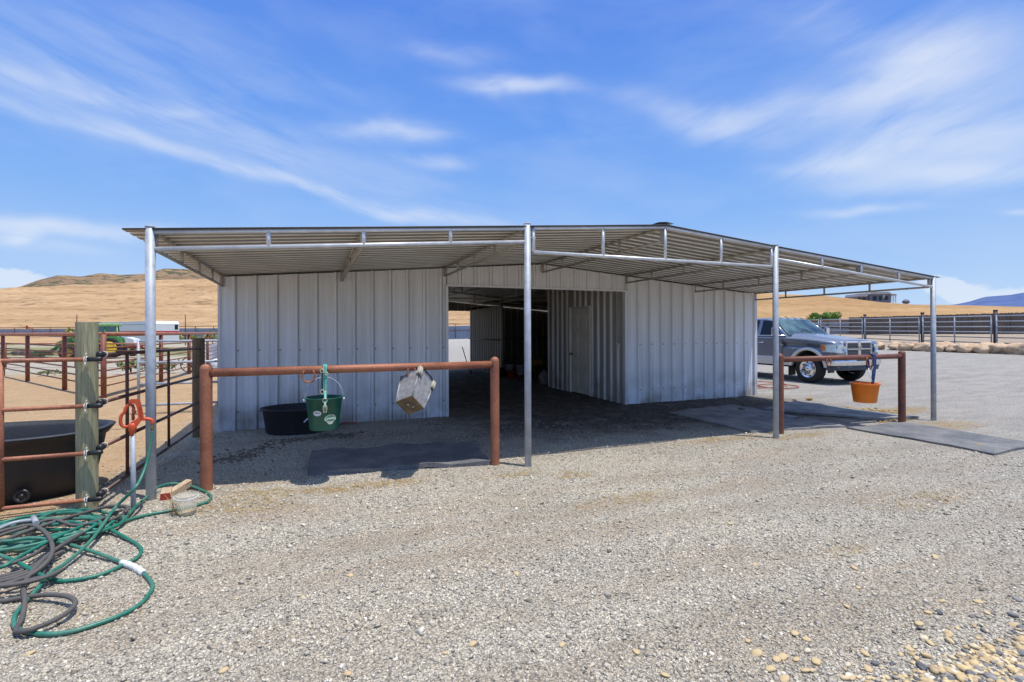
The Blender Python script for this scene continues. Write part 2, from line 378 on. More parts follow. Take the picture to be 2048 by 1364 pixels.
# ------------------------------------------------------------------ loose stones
def scatter(name, pts, sizes, rnd, flat=.6, m=None, lab=None, sub=False):
    n = len(pts)
    if sub:
        bm = bmesh.new(); bmesh.ops.create_icosphere(bm, subdivisions=2, radius=1); bv = np.array([v.co for v in bm.verts]); bm.verts.index_update(); bf = np.array([[v.index for v in f.verts] for f in bm.faces]); bm.free()
    else:
        bv = np.array([(1, 0, 0), (-1, 0, 0), (0, 1, 0), (0, -1, 0), (0, 0, 1), (0, 0, -1)], float); bf = np.array([(0, 2, 4), (2, 1, 4), (1, 3, 4), (3, 0, 4), (2, 0, 5), (1, 2, 5), (3, 1, 5), (0, 3, 5)])
    k = len(bv); kf = len(bf)
    V = bv[None] * (sizes[:, None, None] * np.stack([rng.uniform(.75, 1.35, n), rng.uniform(.6, 1, n), np.full(n, flat)], 1)[:, None, :])
    if not sub: V = V + rng.normal(0, .28, V.shape) * sizes[:, None, None]
    a = rng.uniform(0, 2 * PI, n); tl = rng.normal(0, .3, n)
    x, y, z = V[..., 0].copy(), V[..., 1].copy(), V[..., 2].copy()
    c, s_ = np.cos(tl)[:, None], np.sin(tl)[:, None]; y, z = y * c - z * s_, y * s_ + z * c
    c, s_ = np.cos(a)[:, None], np.sin(a)[:, None]; x, y = x * c - y * s_, x * s_ + y * c
    V = np.stack([x, y, z], -1) + pts[:, None, :]
    me = bpy.data.meshes.new(name); me.vertices.add(n * k); me.vertices.foreach_set('co', V.ravel().astype(np.float32))
    Fi = (bf[None] + (np.arange(n) * k)[:, None, None]).reshape(-1)
    me.loops.add(len(Fi)); me.loops.foreach_set('vertex_index', Fi.astype(np.int32)); me.polygons.add(n * kf)
    me.polygons.foreach_set('loop_start', (np.arange(n * kf) * 3).astype(np.int32)); me.polygons.foreach_set('loop_total', np.full(n * kf, 3, np.int32))
    at = me.attributes.new('rnd', 'FLOAT', 'POINT'); at.data.foreach_set('value', np.repeat(rnd, k).astype(np.float32))
    me.update(); me.validate()
    if sub: me.polygons.foreach_set('use_smooth', [True] * (n * kf))
    o = bpy.data.objects.new(name, me); col.objects.link(o); me.materials.append(m); return o
def stone_mat(name, ramp):
    m = bpy.data.materials.new(name); t, N, L = nt(m); b = N['Principled BSDF']; b.inputs['Roughness'].default_value = .85; b.inputs['Specular IOR Level'].default_value = .25
    a = N.new('ShaderNodeAttribute'); a.attribute_name = 'rnd'; r = N.new('ShaderNodeValToRGB'); e = r.color_ramp.elements
    e[0].position = ramp[0][0]; e[0].color = ramp[0][1] + (1,); e[1].position = ramp[-1][0]; e[1].color = ramp[-1][1] + (1,)
    for p_, c_ in ramp[1:-1]: q = e.new(p_); q.color = c_ + (1,)
    L.new(a.outputs['Fac'], r.inputs[0])
    n = N.new('ShaderNodeTexNoise'); n.inputs['Scale'].default_value = 60; n.inputs['Detail'].default_value = 5
    tc = N.new('ShaderNodeTexCoord'); L.new(tc.outputs['Object'], n.inputs['Vector'])
    mr_ = N.new('ShaderNodeMapRange'); mr_.inputs['From Min'].default_value = .3; mr_.inputs['From Max'].default_value = .7; mr_.inputs['To Min'].default_value = .75; mr_.inputs['To Max'].default_value = 1.15; L.new(n.outputs['Fac'], mr_.inputs['Value'])
    mx = N.new('ShaderNodeMix'); mx.data_type = 'RGBA'; mx.blend_type = 'MULTIPLY'; mx.inputs['Factor'].default_value = 1; L.new(r.outputs[0], mx.inputs['A']); L.new(mr_.outputs[0], mx.inputs['B']); L.new(mx.outputs['Result'], b.inputs['Base Color'])
    return m
M_stone = stone_mat('crushed_gravel', [(0, (.16, .15, .125)), (.22, (.33, .30, .25)), (.6, (.52, .47, .385)), (.9, (.68, .61, .49)), (1, (.78, .72, .60))])
def gpts(n, r0, r1, pw=1.0, a0=-46, a1=48):
    r = r0 * (r1 / r0) ** (rng.uniform(0, 1, n) ** pw); a = np.radians(rng.uniform(a0, a1, n)) + YAW
    return r * np.sin(a), r * np.cos(a)
X, Y = gpts(175000, 1.9, 8.5, 1.0)
TRV = track_mask(X, Y)
keep = []
for x, y, tr_ in zip(X, Y, TRV):
    if rng.random() < .6 * tr_: keep.append(False); continue
    if x < -1.9 and y > 4.4: keep.append(rng.random() < .12); continue
    if y > 6.2 and x > 2: keep.append(rng.random() < .35); continue
    k = mnoise.noise(Vector((x * .5 + y * .25, y * 1.6, 3))) + .45 * mnoise.noise(Vector((x * 3, y * 3, 3)))
    keep.append(rng.random() < .78 + .7 * k)
keep = np.array(keep); X, Y = X[keep], Y[keep]
Z = np.array([g(x, y) for x, y in zip(X, Y)])
S = rng.lognormal(math.log(.0049), .42, len(X)) * (1 + .05 * np.hypot(X, Y)); S = np.clip(S, .003, .02)
tag(scatter('gravel', np.stack([X, Y, Z + S * .12], 1), S, np.clip(rng.normal(.5, .25, len(X)), 0, 1), .62, M_stone), 'loose crushed grey gravel spread over the yard', 'gravel', kind='stuff')
# river pebbles in the corner of the yard
M_peb = stone_mat('river_pebble', [(0, (.10, .105, .115)), (.18, (.26, .25, .24)), (.3, (.44, .33, .19)), (.6, (.56, .42, .22)), (.85, (.62, .50, .32)), (1, (.66, .62, .52))])
pc = []
for _ in range(9500):
    px, py = rng.uniform(1430, 2250), rng.uniform(1150, 1480)
    edge = (px - 2048) * .40 + (py - 1268) * 1.0           # thickest towards the lower right corner
    if rng.random() > 1 / (1 + math.exp(-(edge - 5) / 22)): continue
    pc.append(G(px, py))
P = np.array(pc)
S = np.clip(rng.lognormal(math.log(.012), .35, len(P)), .006, .026); P[:, 2] += S * .28
tag(scatter('pebbles', P, S, rng.uniform(0, 1, len(P)), .48, M_peb, sub=True), 'tan and grey river pebbles heaped in the near right corner of the yard', 'pebbles', kind='stuff')
# larger strays
M_tan = mat('tan_pebble', (.58, .45, .26), .75, 0, .15, 30, c2=(.50, .36, .18), bump=.3, bscale=60)
PEB = [(1460, 1048), (1553, 1118), (1510, 1130), (1708, 1137), (1717, 1176), (1693, 1214), (1589, 1268), (1496, 1283), (1514, 1309), (1541, 1340), (1553, 1320), (1566, 1316), (1593, 1320), (1611, 1343), (1623, 1342), (1633, 1325), (1569, 1360), (1702, 1357), (1729, 1308), (1737, 1340), (1838, 1249), (1856, 1226), (1897, 1268), (1870, 1115), (1884, 1203), (1956, 1205), (2030, 1252), (1853, 1313), (1860, 1287), (1613, 1280),
       (465, 1062), (605, 1195), (472, 1198), (450, 1341), (695, 1349), (945, 1289), (890, 1307), (1007, 1176), (1124, 1290), (1272, 1305), (840, 1092), (1330, 1352), (60, 1308), (447, 1342), (700, 1152), (1190, 1030), (1032, 1148), (1335, 1070), (1215, 983)]
tmpl = []
for k in range(4):
    b_ = MB().blob((0, 0, 0), 1, seed=k + 3, amp=.22, sub=3, sc3=(1.2, .85, .42), fr=.9); tmpl.append(b_)
seeds = []
for i, (px, py) in enumerate(PEB):
    p = G(px, py); r = .009 + .010 * rng.random() + (.004 if px > 1400 else 0)
    if i < 4: o = tmpl[i].build('pebble', M_tan); seeds.append(o)
    else: o = seeds[i % 4].copy(); col.objects.link(o)
    p.z += r * .25; o.location = p; o.scale = (r, r, r); o.rotation_euler = (rng.normal(0, .15), rng.normal(0, .15), rng.uniform(0, 6.3))
    tag(o, 'single tan river pebble lying loose on the grey gravel', 'pebble', 'loose tan pebbles on the gravel')

# ------------------------------------------------------------------ hills
def interp(T, x):
    if x <= T[0][0]: return T[0][1]
    for (a, b_), (c, d) in zip(T, T[1:]):
        if x <= c: return b_ + (d - b_) * (x - a) / (c - a)
    return T[-1][1]
def hill(name, px0, px1, prof, r0, r1, m, lab=None, rough=1.0, nr=60, step=6, shape=1.3, back=1.5):
    """terrain strip: foot at radius r0, crest at r1 with crest heights surveyed against the horizon"""
    V = []; Fc = []; n = int((px1 - px0) / step) + 1
    for i in range(n):
        px = px0 + (px1 - px0) * i / (n - 1); d = ray(px, HY); d.z = 0; L_ = d.length; d = d / L_
        top = (HY - interp(prof, px)) / F / L_ * r1 + EYE
        for j in range(nr + 12):
            t = j / (nr - 1); r = r0 + (r1 - r0) * t
            if t <= 1: h = top * t ** shape
            else: r = r1 * (1 + (t - 1) * back * 3); h = top * (1 - (t - 1) * 3.5)
            x, y = d.x * r, d.y * r
            nn = mnoise.fractal(Vector((x / r1 * 7, y / r1 * 7, 5)), .9, 2.2, 6)
            env = min(1, t * 2) * (1 - .55 * sm(.85, 1, t))
            h += nn * rough * top * .05 * env
            V.append((x, y, h - (.6 if j == 0 else 0)))
    K = nr + 12
    for i in range(n - 1):
        for j in range(K - 1): Fc.append((i * K + j, (i + 1) * K + j, (i + 1) * K + j + 1, i * K + j + 1))
    me = bpy.data.meshes.new(name); me.from_pydata(V, [], Fc); me.polygons.foreach_set('use_smooth', [True] * len(Fc))
    bm = bmesh.new(); bm.from_mesh(me); bmesh.ops.recalc_face_normals(bm, faces=bm.faces[:]); bm.to_mesh(me); bm.free()
    o = bpy.data.objects.new(name, me); col.objects.link(o); me.materials.append(m); o['kind'] = 'structure'; return o
def hill_mat(name, a, b_, c, band=(.02, .02, .25), s=1, thr=.62, zc=None):
    m = bpy.data.materials.new(name); t, N, L = nt(m); bs = N['Principled BSDF']; bs.inputs['Roughness'].default_value = 1; bs.inputs['Specular IOR Level'].default_value = .05
    geo = N.new('ShaderNodeNewGeometry')
    def nz(sc_, st, d=8, r=.65):
        mp = N.new('ShaderNodeMapping'); mp.inputs['Scale'].default_value = st; L.new(geo.outputs['Position'], mp.inputs[0])
        n = N.new('ShaderNodeTexNoise'); n.inputs['Scale'].default_value = sc_; n.inputs['Detail'].default_value = d; n.inputs['Roughness'].default_value = r; L.new(mp.outputs[0], n.inputs['Vector']); return n.outputs['Fac']
    r = N.new('ShaderNodeValToRGB'); e = r.color_ramp.elements; e[0].position = .36; e[0].color = a + (1,); e[1].position = .62; e[1].color = b_ + (1,); L.new(nz(s, band), r.inputs[0])
    r2 = N.new('ShaderNodeMapRange'); r2.inputs['From Min'].default_value = thr; r2.inputs['From Max'].default_value = thr + .07; L.new(nz(s * 2.5, (band[0] * 2, band[1] * 2, band[2])), r2.inputs['Value'])
    mx = N.new('ShaderNodeMix'); mx.data_type = 'RGBA'; L.new(r2.outputs[0], mx.inputs['Factor']); L.new(r.outputs[0], mx.inputs['A']); mx.inputs['B'].default_value = c + (1,)
    n4 = N.new('ShaderNodeMapRange'); n4.inputs['From Min'].default_value = .3; n4.inputs['From Max'].default_value = .7; n4.inputs['To Min'].default_value = .80; n4.inputs['To Max'].default_value = 1.16; L.new(nz(s * 9, (band[0], band[1], band[2] * .6)), n4.inputs['Value'])
    m2 = N.new('ShaderNodeMix'); m2.data_type = 'RGBA'; m2.blend_type = 'MULTIPLY'; m2.inputs['Factor'].default_value = 1; L.new(mx.outputs['Result'], m2.inputs['A']); L.new(n4.outputs[0], m2.inputs['B'])
    r5 = N.new('ShaderNodeMapRange'); r5.inputs['From Min'].default_value = .60; r5.inputs['From Max'].default_value = .66; r5.inputs['To Max'].default_value = .75; L.new(nz(s * 22, (band[0], band[1], band[2] * .3), 5), r5.inputs['Value'])
    m3 = N.new('ShaderNodeMix'); m3.data_type = 'RGBA'; L.new(r5.outputs[0], m3.inputs['Factor']); L.new(m2.outputs['Result'], m3.inputs['A']); m3.inputs['B'].default_value = tuple(x * .62 for x in c) + (1,)
    bp = N.new('ShaderNodeBump'); bp.inputs['Strength'].default_value = 1; bp.inputs['Distance'].default_value = 1.5 if s > .5 else 20; L.new(nz(s * 2, (band[0], band[1], band[0])), bp.inputs['Height']); L.new(bp.outputs[0], bs.inputs['Normal'])
    L.new(m3.outputs['Result'], bs.inputs['Base Color']); return m
M_hill = hill_mat('dry_grass_slope', (.34, .215, .11), (.47, .315, .175), (.24, .155, .09), band=(.03, .03, .28), s=1, thr=.56)  # darker bands include the slope's painted relief shading
M_hill2 = hill_mat('dry_grass_slope_smooth', (.33, .20, .092), (.42, .27, .135), (.26, .165, .09), band=(.04, .04, .4), s=1, thr=.66)
M_scrub = hill_mat('scrub_ridge', (.20, .125, .08), (.29, .20, .12), (.085, .085, .05), band=(.02, .02, .05), s=1.2, thr=.50)
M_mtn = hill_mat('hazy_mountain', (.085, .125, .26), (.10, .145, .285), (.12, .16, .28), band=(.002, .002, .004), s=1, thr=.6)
hill('hill', -900, 1150, [(-900, 600), (-300, 583), (0, 574), (60, 572), (150, 566), (250, 564), (330, 558), (440, 556), (600, 560), (800, 585), (950, 590), (1150, 592)], 105, 330, M_hill, nr=110, step=5, shape=1.25, rough=2.0)
hill('ridge', -900, 900, [(-900, 620), (-300, 610), (-60, 585), (40, 570), (80, 556), (115, 547), (160, 550), (200, 543), (240, 547), (290, 546), (330, 536), (370, 537), (440, 542), (600, 560), (750, 590), (900, 600)], 300, 560, M_scrub, nr=50, step=6, rough=1.6, shape=1.1)
hill('hill', 1150, 3300, [(1150, 592), (1400, 588), (1520, 586), (1560, 590), (1640, 593), (1700, 599), (1760, 607), (1830, 612), (1900, 613), (2048, 617), (2300, 620), (3300, 640)], 62, 175, M_hill2, nr=60, step=8, shape=1.15, rough=.35)
hill('mountain', 1780, 3300, [(1780, 645), (1850, 620), (1880, 614), (1910, 612), (1940, 606), (1970, 597), (1995, 595), (2020, 593), (2048, 588), (2150, 575), (2300, 560), (2600, 570), (3300, 600)], 1500, 2600, M_mtn, nr=40, step=8, rough=.7)
# ------------------------------------------------------------------ the barn
XA, XB, XR, XC, XD = -1.26, 2.25, 4.132, 6.015, 9.57       # post lines, ridge
YF, YW = 5.14, 8.735                                         # canopy front, barn front wall
BAY = 3.6; YB = YW + 3 * BAY
ZE, ZM, ZR = 2.375, 2.66, 2.815
def roofz(x):
    if x < XR: return ZR + (x - XR) * (ZR - ZM) / (XR - XB) if x > XB else ZM + (x - XB) * (ZM - ZE) / (XB - XA)
    return ZR - (x - XR) * (ZR - ZM) / (XC - XR) if x < XC else ZM - (x - XC) * (ZM - ZE) / (XD - XC)
barn = empty('barn', (XR, YW, 0), 'open white steel horse barn with galvanised pipe canopy and wide centre doorway', 'barn')
def siding(mb, p0, p1, zb, zt, side, ph=0.0, period=.2925, lean=0, rib_mi=0):
    """ribbed steel sheet from p0 to p1 (plan); zt a number or function of distance; side = +1/-1 which way the ribs stand out"""
    p0 = Vector(p0 + (0,)); p1 = Vector(p1 + (0,)); Ln = (p1 - p0).length; d = (p1 - p0) / Ln; n = Vector((-d.y, d.x, 0)) * side
    prof = []; s_ = -ph
    while s_ < Ln:
        for a, h in ((0, 0), (.012, .040), (.048, .040), (.060, 0), (.062, -.022), (.074, -.022), (.076, 0), (.135, 0), (.143, .006), (.160, .006), (.168, 0), (.205, 0), (.213, .006), (.230, .006), (.238, 0)):
            prof.append((s_ + a, h))
        s_ += period
    prof = [(a, h) for a, h in prof if 0 < a < Ln]; prof = [(0, 0)] + prof + [(Ln, 0)]
    vs = []; 
    for a, h in prof:
        q = p0 + d * a + n * h; z1 = zt(a) if callable(zt) else zt; z0 = zb(a) if callable(zb) else zb
        for k in range(2): vs.append((q.x, q.y, (z0, z1)[k]))
    fs = [(2 * i, 2 * i + 2, 2 * i + 3, 2 * i + 1) for i in range(len(prof) - 1)]
    # back skin 1 cm behind so the sheet has an edge
    c0 = mb.cm; mb.mi += [mb.cm] * (len(mb.f) - len(mb.mi)); mb.add(vs, fs)
    for i in range(len(fs)):
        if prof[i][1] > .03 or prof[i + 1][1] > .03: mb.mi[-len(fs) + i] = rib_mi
    return mb
def screws(mb, p0, p1, zs, side, ph=0.0, period=.2925):
    p0 = Vector(p0 + (0,)); p1 = Vector(p1 + (0,)); Ln = (p1 - p0).length; d = (p1 - p0) / Ln; n = Vector((-d.y, d.x, 0)) * side
    s_ = -ph
    while s_ + .09 < Ln:
        if s_ > 0:
            for z in zs:
                q = p0 + d * (s_ + .088) + n * .004 + Vector((0, 0, z)); mb.box(q, (.019, .012, .019))
        s_ += period
SC = mat('screw_head', (.12, .12, .13), .5, .5)
# front walls
a_ = MB(); siding(a_, (XA, YW), (XB, YW), -.1, lambda s_: roofz(XA + s_) - .035, -1, ph=.14); a_.cm = 1; screws(a_, (XA, YW), (XB, YW), (1.22, .28), -1, ph=.14); wl = a_.build('wall', [M_wall, SC], barn)
wl['label'] = 'front wall of white ribbed siding left of the doorway'
a_ = MB(); siding(a_, (XC, YW), (XD, YW), -.1, lambda s_: roofz(XC + s_) - .035, -1, ph=.02); a_.cm = 1; screws(a_, (XC, YW), (XD, YW), (1.22, .28), -1, ph=.02); wr_ = a_.build('wall', [M_wall, SC], barn)
wr_['label'] = 'front wall of white ribbed siding right of the doorway'
a_ = MB(); siding(a_, (XB + .02, YW), (XC - .02, YW), 2.335, lambda s_: roofz(XB + .02 + s_) - .035, -1, ph=.1); hd = a_.build('header_panel', M_wall, barn)
a_ = MB(); a_.box(((XB + XC) / 2, YW - .018, 2.322), (XC - XB, .07, .035)).build('header_trim', M_wall, hd)
# corner and jamb trims
for x, z1 in ((XA - .012, roofz(XA)), (XD + .014, roofz(XD))):
    a_ = MB(); a_.box((x, YW + .02, z1 / 2 - .08), (.03, .11, z1 + .08)); a_.build('corner_trim', M_wall, barn)
for x in (XB + .005, XC - .004):
    a_ = MB(); a_.box((x, YW + .01, 1.13), (.05, .095, 2.36)); a_.build('jamb_trim', M_wall, barn)
# side walls, back walls
a_ = MB(); siding(a_, (XA, YW + .07), (XA, YB), -.1, roofz(XA) - .035, 1); a_.build('side_wall', M_wall, barn)
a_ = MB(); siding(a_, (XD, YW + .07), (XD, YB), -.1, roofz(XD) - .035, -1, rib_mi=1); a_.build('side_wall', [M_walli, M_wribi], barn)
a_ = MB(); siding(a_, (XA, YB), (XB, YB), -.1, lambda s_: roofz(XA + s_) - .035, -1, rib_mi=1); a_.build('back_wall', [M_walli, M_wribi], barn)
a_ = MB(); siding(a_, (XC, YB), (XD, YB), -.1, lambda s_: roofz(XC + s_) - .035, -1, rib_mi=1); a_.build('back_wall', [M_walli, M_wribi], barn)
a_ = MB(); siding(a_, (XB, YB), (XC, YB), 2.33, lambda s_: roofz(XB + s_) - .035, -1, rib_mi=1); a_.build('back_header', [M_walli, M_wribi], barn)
# tack room: the ribbed wall with the door, its rear wall and the last stall wall
DY0, DY1 = 10.12, 11.03                                      # the door
DY1 = ATX(1144, 700, XC).y; DY0 = ATX(1182, 700, XC).y
a_ = MB(); siding(a_, (XC, YW + .06), (XC, DY0 - .03), -.1, ZM - .04, 1, ph=.1, period=.26, rib_mi=1); siding(a_, (XC, DY1 + .03), (XC, YW + BAY), -.1, ZM - .04, 1, ph=.1, period=.26, rib_mi=1)
siding(a_, (XC, DY0 - .03), (XC, DY1 + .03), 2.07, ZM - .04, 1, ph=.05, period=.26, rib_mi=1)
tw = a_.build('tack_room_wall', [M_wallt, M_wribs], barn)
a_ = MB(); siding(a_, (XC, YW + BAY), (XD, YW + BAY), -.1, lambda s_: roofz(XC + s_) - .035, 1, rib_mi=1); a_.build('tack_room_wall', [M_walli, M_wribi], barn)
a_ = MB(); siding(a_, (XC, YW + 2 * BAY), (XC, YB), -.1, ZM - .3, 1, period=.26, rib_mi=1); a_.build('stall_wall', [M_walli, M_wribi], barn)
a_ = MB()
for y0, y1 in ((YW + 2 * BAY, YB),): a_.tube([(XC - .05, y0, 1.22), (XC - .05, y1, 1.22)], .022)
a_.tube([(XC, YB - .06, 1.22), (XD, YB - .06, 1.22)], .022); a_.build('stall_rail', M_rustd, barn)
# panelled door
M_door = mat('white_door_paint', (.88, .84, .76), .45, 0, .08, 3)
dr = MB(); dcy = (DY0 + DY1) / 2; dw = DY1 - DY0
dr.box((XC + .0, dcy, 1.035), (.045, dw, 2.03)); door = dr.build('door', M_door, barn)
fr = MB()
for y in (DY0 - .015, DY1 + .015): fr.box((XC - .018, y, 1.045), (.09, .03, 2.09))
fr.box((XC - .018, dcy, 2.075), (.09, dw, .03)); fr.build('frame', M_door, door)
for z0, z1 in ((.15, .78), (.88, 1.48), (1.56, 1.9)):
    for s_ in (-1, 1):
        a_ = MB(); y = dcy + s_ * dw * .22; w = dw * .3
        a_.box((XC - .0235, y, (z0 + z1) / 2), (.006, w, z1 - z0), bev=.002)
        a_.box((XC - .0295, y, (z0 + z1) / 2), (.010, w - .07, z1 - z0 - .07), bev=.003); a_.build('panel', M_door, door)
a_ = MB(); R_ = Matrix.Rotation(-PI / 2, 3, 'Y'); a_.lathe([(.0, 0), (.03, 0), (.03, .008), (.012, .012), (.012, .035), (.026, .045), (.03, .06), (.02, .075), (0, .078)], (XC - .023, DY1 - .07, .95), 14, R_); a_.build('handle', mat('door_knob_brass', (.25, .2, .12), .3, .9), door)
# outlet and conduit on the tack room wall
p = ATX(1240, 692, XC); a_ = MB(); a_.box((XC - .05, p.y, p.z), (.05, .07, .12), bev=.006); ol = a_.build('outlet_box', M_white, barn)
a_ = MB(); a_.tube([(XC - .04, p.y, p.z + .05), (XC - .04, p.y, 2.3)], .011); a_.build('conduit', M_galv, ol)
# roof sheets
M_edge = mat('dark_edge_trim', (.05, .05, .055), .6)
def roof_sheet(xa, xb, za, zb, y0, y1, dz=0):
    vs = []; fs = []; y = y0; i = 0; pr = []
    while y < y1:
        for a, h in ((0, .0), (.115, 0), (.127, .036), (.177, .036), (.189, 0)): pr.append((y + a, h))
        y += .19
    for yy, h in pr: vs += [(xa, yy, za + h + dz), (xb, yy, zb + h + dz)]
    fs = [(2 * i, 2 * i + 1, 2 * i + 3, 2 * i + 2) for i in range(len(pr) - 1)]
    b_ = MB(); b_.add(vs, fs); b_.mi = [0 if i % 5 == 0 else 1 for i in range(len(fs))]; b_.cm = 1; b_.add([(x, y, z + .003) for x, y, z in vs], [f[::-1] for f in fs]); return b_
YR0, YR1 = YF - .022, YB + .3
sl1 = (ZM - ZE) / (XB - XA); sl2 = (ZR - ZM) / (XR - XB)
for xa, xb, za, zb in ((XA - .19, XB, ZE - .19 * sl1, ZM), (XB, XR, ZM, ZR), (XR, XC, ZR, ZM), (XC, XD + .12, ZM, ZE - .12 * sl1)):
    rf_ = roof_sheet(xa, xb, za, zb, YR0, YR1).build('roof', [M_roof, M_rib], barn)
    a_ = MB(); a_.tube([(xa, YR0 - .004, za + .006), (xb, YR0 - .004, zb + .006)], .0075, 6); a_.build('edge_trim', M_edge, rf_)
a_ = MB(); a_.add([(XR - .12, YR0 - .01, ZR + .030), (XR, YR0 - .01, ZR + .042), (XR + .12, YR0 - .01, ZR + .030), (XR - .12, YR1, ZR + .030), (XR, YR1, ZR + .042), (XR + .12, YR1, ZR + .030)], [(0, 1, 4, 3), (1, 2, 5, 4)]); a_.build('ridge_cap', mat('dark_ridge_flashing', (.08, .08, .085), .5, .3), barn)
# front posts
posts = []
for (x, z1, px, py) in ((XA, ZE + .02, 302, 992), (XB, ZM + .03, 1058, 937), (XC, ZM + .02, 1555, 884), (XD, ZE + .0, 1866, 842)):
    a_ = MB(); a_.tube([(x, YF, g(x, YF) - .2), (x, YF, z1)], .038, 20); a_.tube([(x, YF, z1), (x, YF, z1 + .012)], .040, 20)
    posts.append(a_.build('post', M_galv, barn))
# trusses
def truss(pa, pb, drop, stubs, r=.021, m=M_galvt, pc=None, low=None, name='truss', rs=None):
    a_ = MB(); pa, pb = Vector(pa), Vector(pb)
    top = [pa] + ([Vector(pc)] if pc else []) + [pb]
    for u, v in zip(top, top[1:]): a_.tube([u, v], r, 12)
    la = pa - Vector((0, 0, drop)) if low is None else Vector(low[0]); lb = pb - Vector((0, 0, drop)) if low is None else Vector(low[1])
    a_.tube([la, lb], r, 12)
    for t in stubs:
        q = la.lerp(lb, t)
        if pc:
            T_ = (Vector(pc) - pa).length / ((Vector(pc) - pa).length + (pb - Vector(pc)).length)
            u = pa.lerp(Vector(pc), t / T_) if t <= T_ else Vector(pc).lerp(pb, (t - T_) / (1 - T_))
        else: u = pa.lerp(pb, t)
        a_.tube([q, u], rs or r * 1.0, 12)
    return a_.build(name, m, barn)
DR = .145
truss((XA, YF, ZE - .02), (XB, YF, ZM - .02), DR, (.26, .5, .75))
truss((XC, YF, ZM - .02), (XD, YF, ZE - .02), DR, (.26, .5, .75))
truss((XB + .075, YF, ZM - .01), (XC - .075, YF, ZM - .01), 0, (.0, .25, .5, .75, 1), pc=(XR, YF, ZR - .022), low=((XB + .075, YF, 2.385), (XC - .075, YF, 2.385)))
for x in (XB + .05, XC - .05):
    a_ = MB(); a_.box((x - .01 if x > 4 else x, YF, roofz(x) - .12), (.055, .012, .03)); a_.tube([(x, YF - .02, roofz(x) - .12), (x, YF + .02, roofz(x) - .12)], .012, 8)
    a_.build('bracket', M_galv, barn)
for i, x in enumerate((XA + .03, (XA + XB) / 2, XB - .02, XR, XC + .02, (XC + XD) / 2, XD - .03)):
    z = roofz(x) - .022
    t_ = truss((x, YF + .05, z), (x, YW - .03, z), DR + (.0 if i != 3 else .02), (.0, .27, .52, .77, 1), r=.017, m=M_galvd)
    a_ = MB(); a_.box((x, YW - .022, z - .07), (.05, .018, .19), bev=.003)
    a_.build('bracket', mat('orange_bracket', (.42, .10, .03), .5) if i == 5 else M_galvd, t_)
    if i in (1, 3, 5): a_ = MB(); a_.box((x, YF + .04, z - .07), (.06, .04, .16), bev=.003); a_.build('bracket', M_galvd, t_)
# inner frames across the barn at every panel line
for k in (1, 2):
    y = YW + BAY * k
    for x0, x1 in ((XA, XB), (XC, XD)):
        truss((x0, y - .06, roofz(x0) - .022), (x1, y - .06, roofz(x1) - .022), DR, (0, .26, .5, .75, 1), m=M_galvd, r=.018)
    truss((XB + .07, y - .06, ZM - .022), (XC - .07, y - .06, ZM - .022), 0, (0, .25, .5, .75, 1), pc=(XR, y - .06, ZR - .022), low=((XB + .07, y - .06, 2.34), (XC - .07, y - .06, 2.34)), m=M_galvd, r=.018)
    for x in (XB, XC):
        a_ = MB(); a_.tube([(x, y - .06, -.1), (x, y - .06, ZM)], .038, 14); a_.build('inner_post', M_galvd, barn)
for k in (0, 1, 2):
    for x in (XB, XR, XC, (XC + XD) / 2, (XA + XB) / 2):
        y0 = YW + BAY * k + .05; z = roofz(x) - .022
        truss((x, y0, z), (x, y0 + BAY - .14, z), DR, (0, .27, .52, .77, 1), m=M_galvd, r=.016)
# ------------------------------------------------------------------ things in the aisle
def bucket(loc, r0, r1, h, m, name, label, cat='bucket', group=None, n=28, R=None, lip=.012):
    o = empty(name, loc, label, cat, group); a_ = MB()
    prof = [(0, .004), (r0 * .96, .0), (r0, .01), (r1 * .985, h * .9), (r1 * .99, h * .9), (r1 * 1.0, h * .98), (r1 + lip, h * .985), (r1 + lip, h), (r1 * .975, h), (r1 * .96, h * .9), (r0 * .97, .016), (0, .014)]
    a_.lathe(prof, (0, 0, 0), n, R); a_.build('shell', m, o, local=True); return o
M_lav = mat('pale_plastic', (.75, .75, .85), .45); M_red = mat('red_plastic', (.45, .03, .03), .4); M_yel = mat('yellow_plastic', (.65, .38, .03), .4); M_sack = mat('sack_cloth', (.38, .35, .36), .9, bump=.5, bscale=15)
p = G(1018, 750); o = bucket(p, .12, .16, .36, M_lav, 'bucket', 'pale lavender plastic bucket at the left of the group in the barn aisle'); 
p = G(1040, 750); o = bucket(p, .12, .155, .34, M_lav, 'bucket', 'pale plastic bucket behind the red one in the barn aisle')
p = G(1022, 756); bucket(p, .11, .13, .24, M_red, 'bucket', 'small red bucket on the dark floor of the barn aisle')
p = G(1003, 754); a_ = MB().blob(p + Vector((0, 0, .14)), .2, 3, .4, 3, (.8, .8, .8)); single(a_, 'sack', M_black, 'black bag slumped left of the buckets in the aisle', 'bag', loc=p)
p = G(1076, 748); o = empty('folding_chair', p, 'yellow backed folding chair standing behind the canopy post in the aisle', 'chair')
a_ = MB(); a_.box((0, .08, .40), (.36, .03, .2), (-.5, 0, 0)); a_.build('backrest', M_yel, o, local=True)
a_ = MB(); a_.box((0, -.12, .24), (.36, .3, .03), (.1, 0, 0)); a_.build('seat', M_black, o, local=True)
for s_ in (-1, 1): a_ = MB(); a_.tube([(s_ * .18, .16, .5), (s_ * .18, -.25, 0)], .013, 8); a_.build('leg', M_yel, o, local=True)
for s_ in (-1, 1): a_ = MB(); a_.tube([(s_ * .16, -.26, .24), (s_ * .16, .22, 0)], .013, 8); a_.build('leg', M_black, o, local=True)
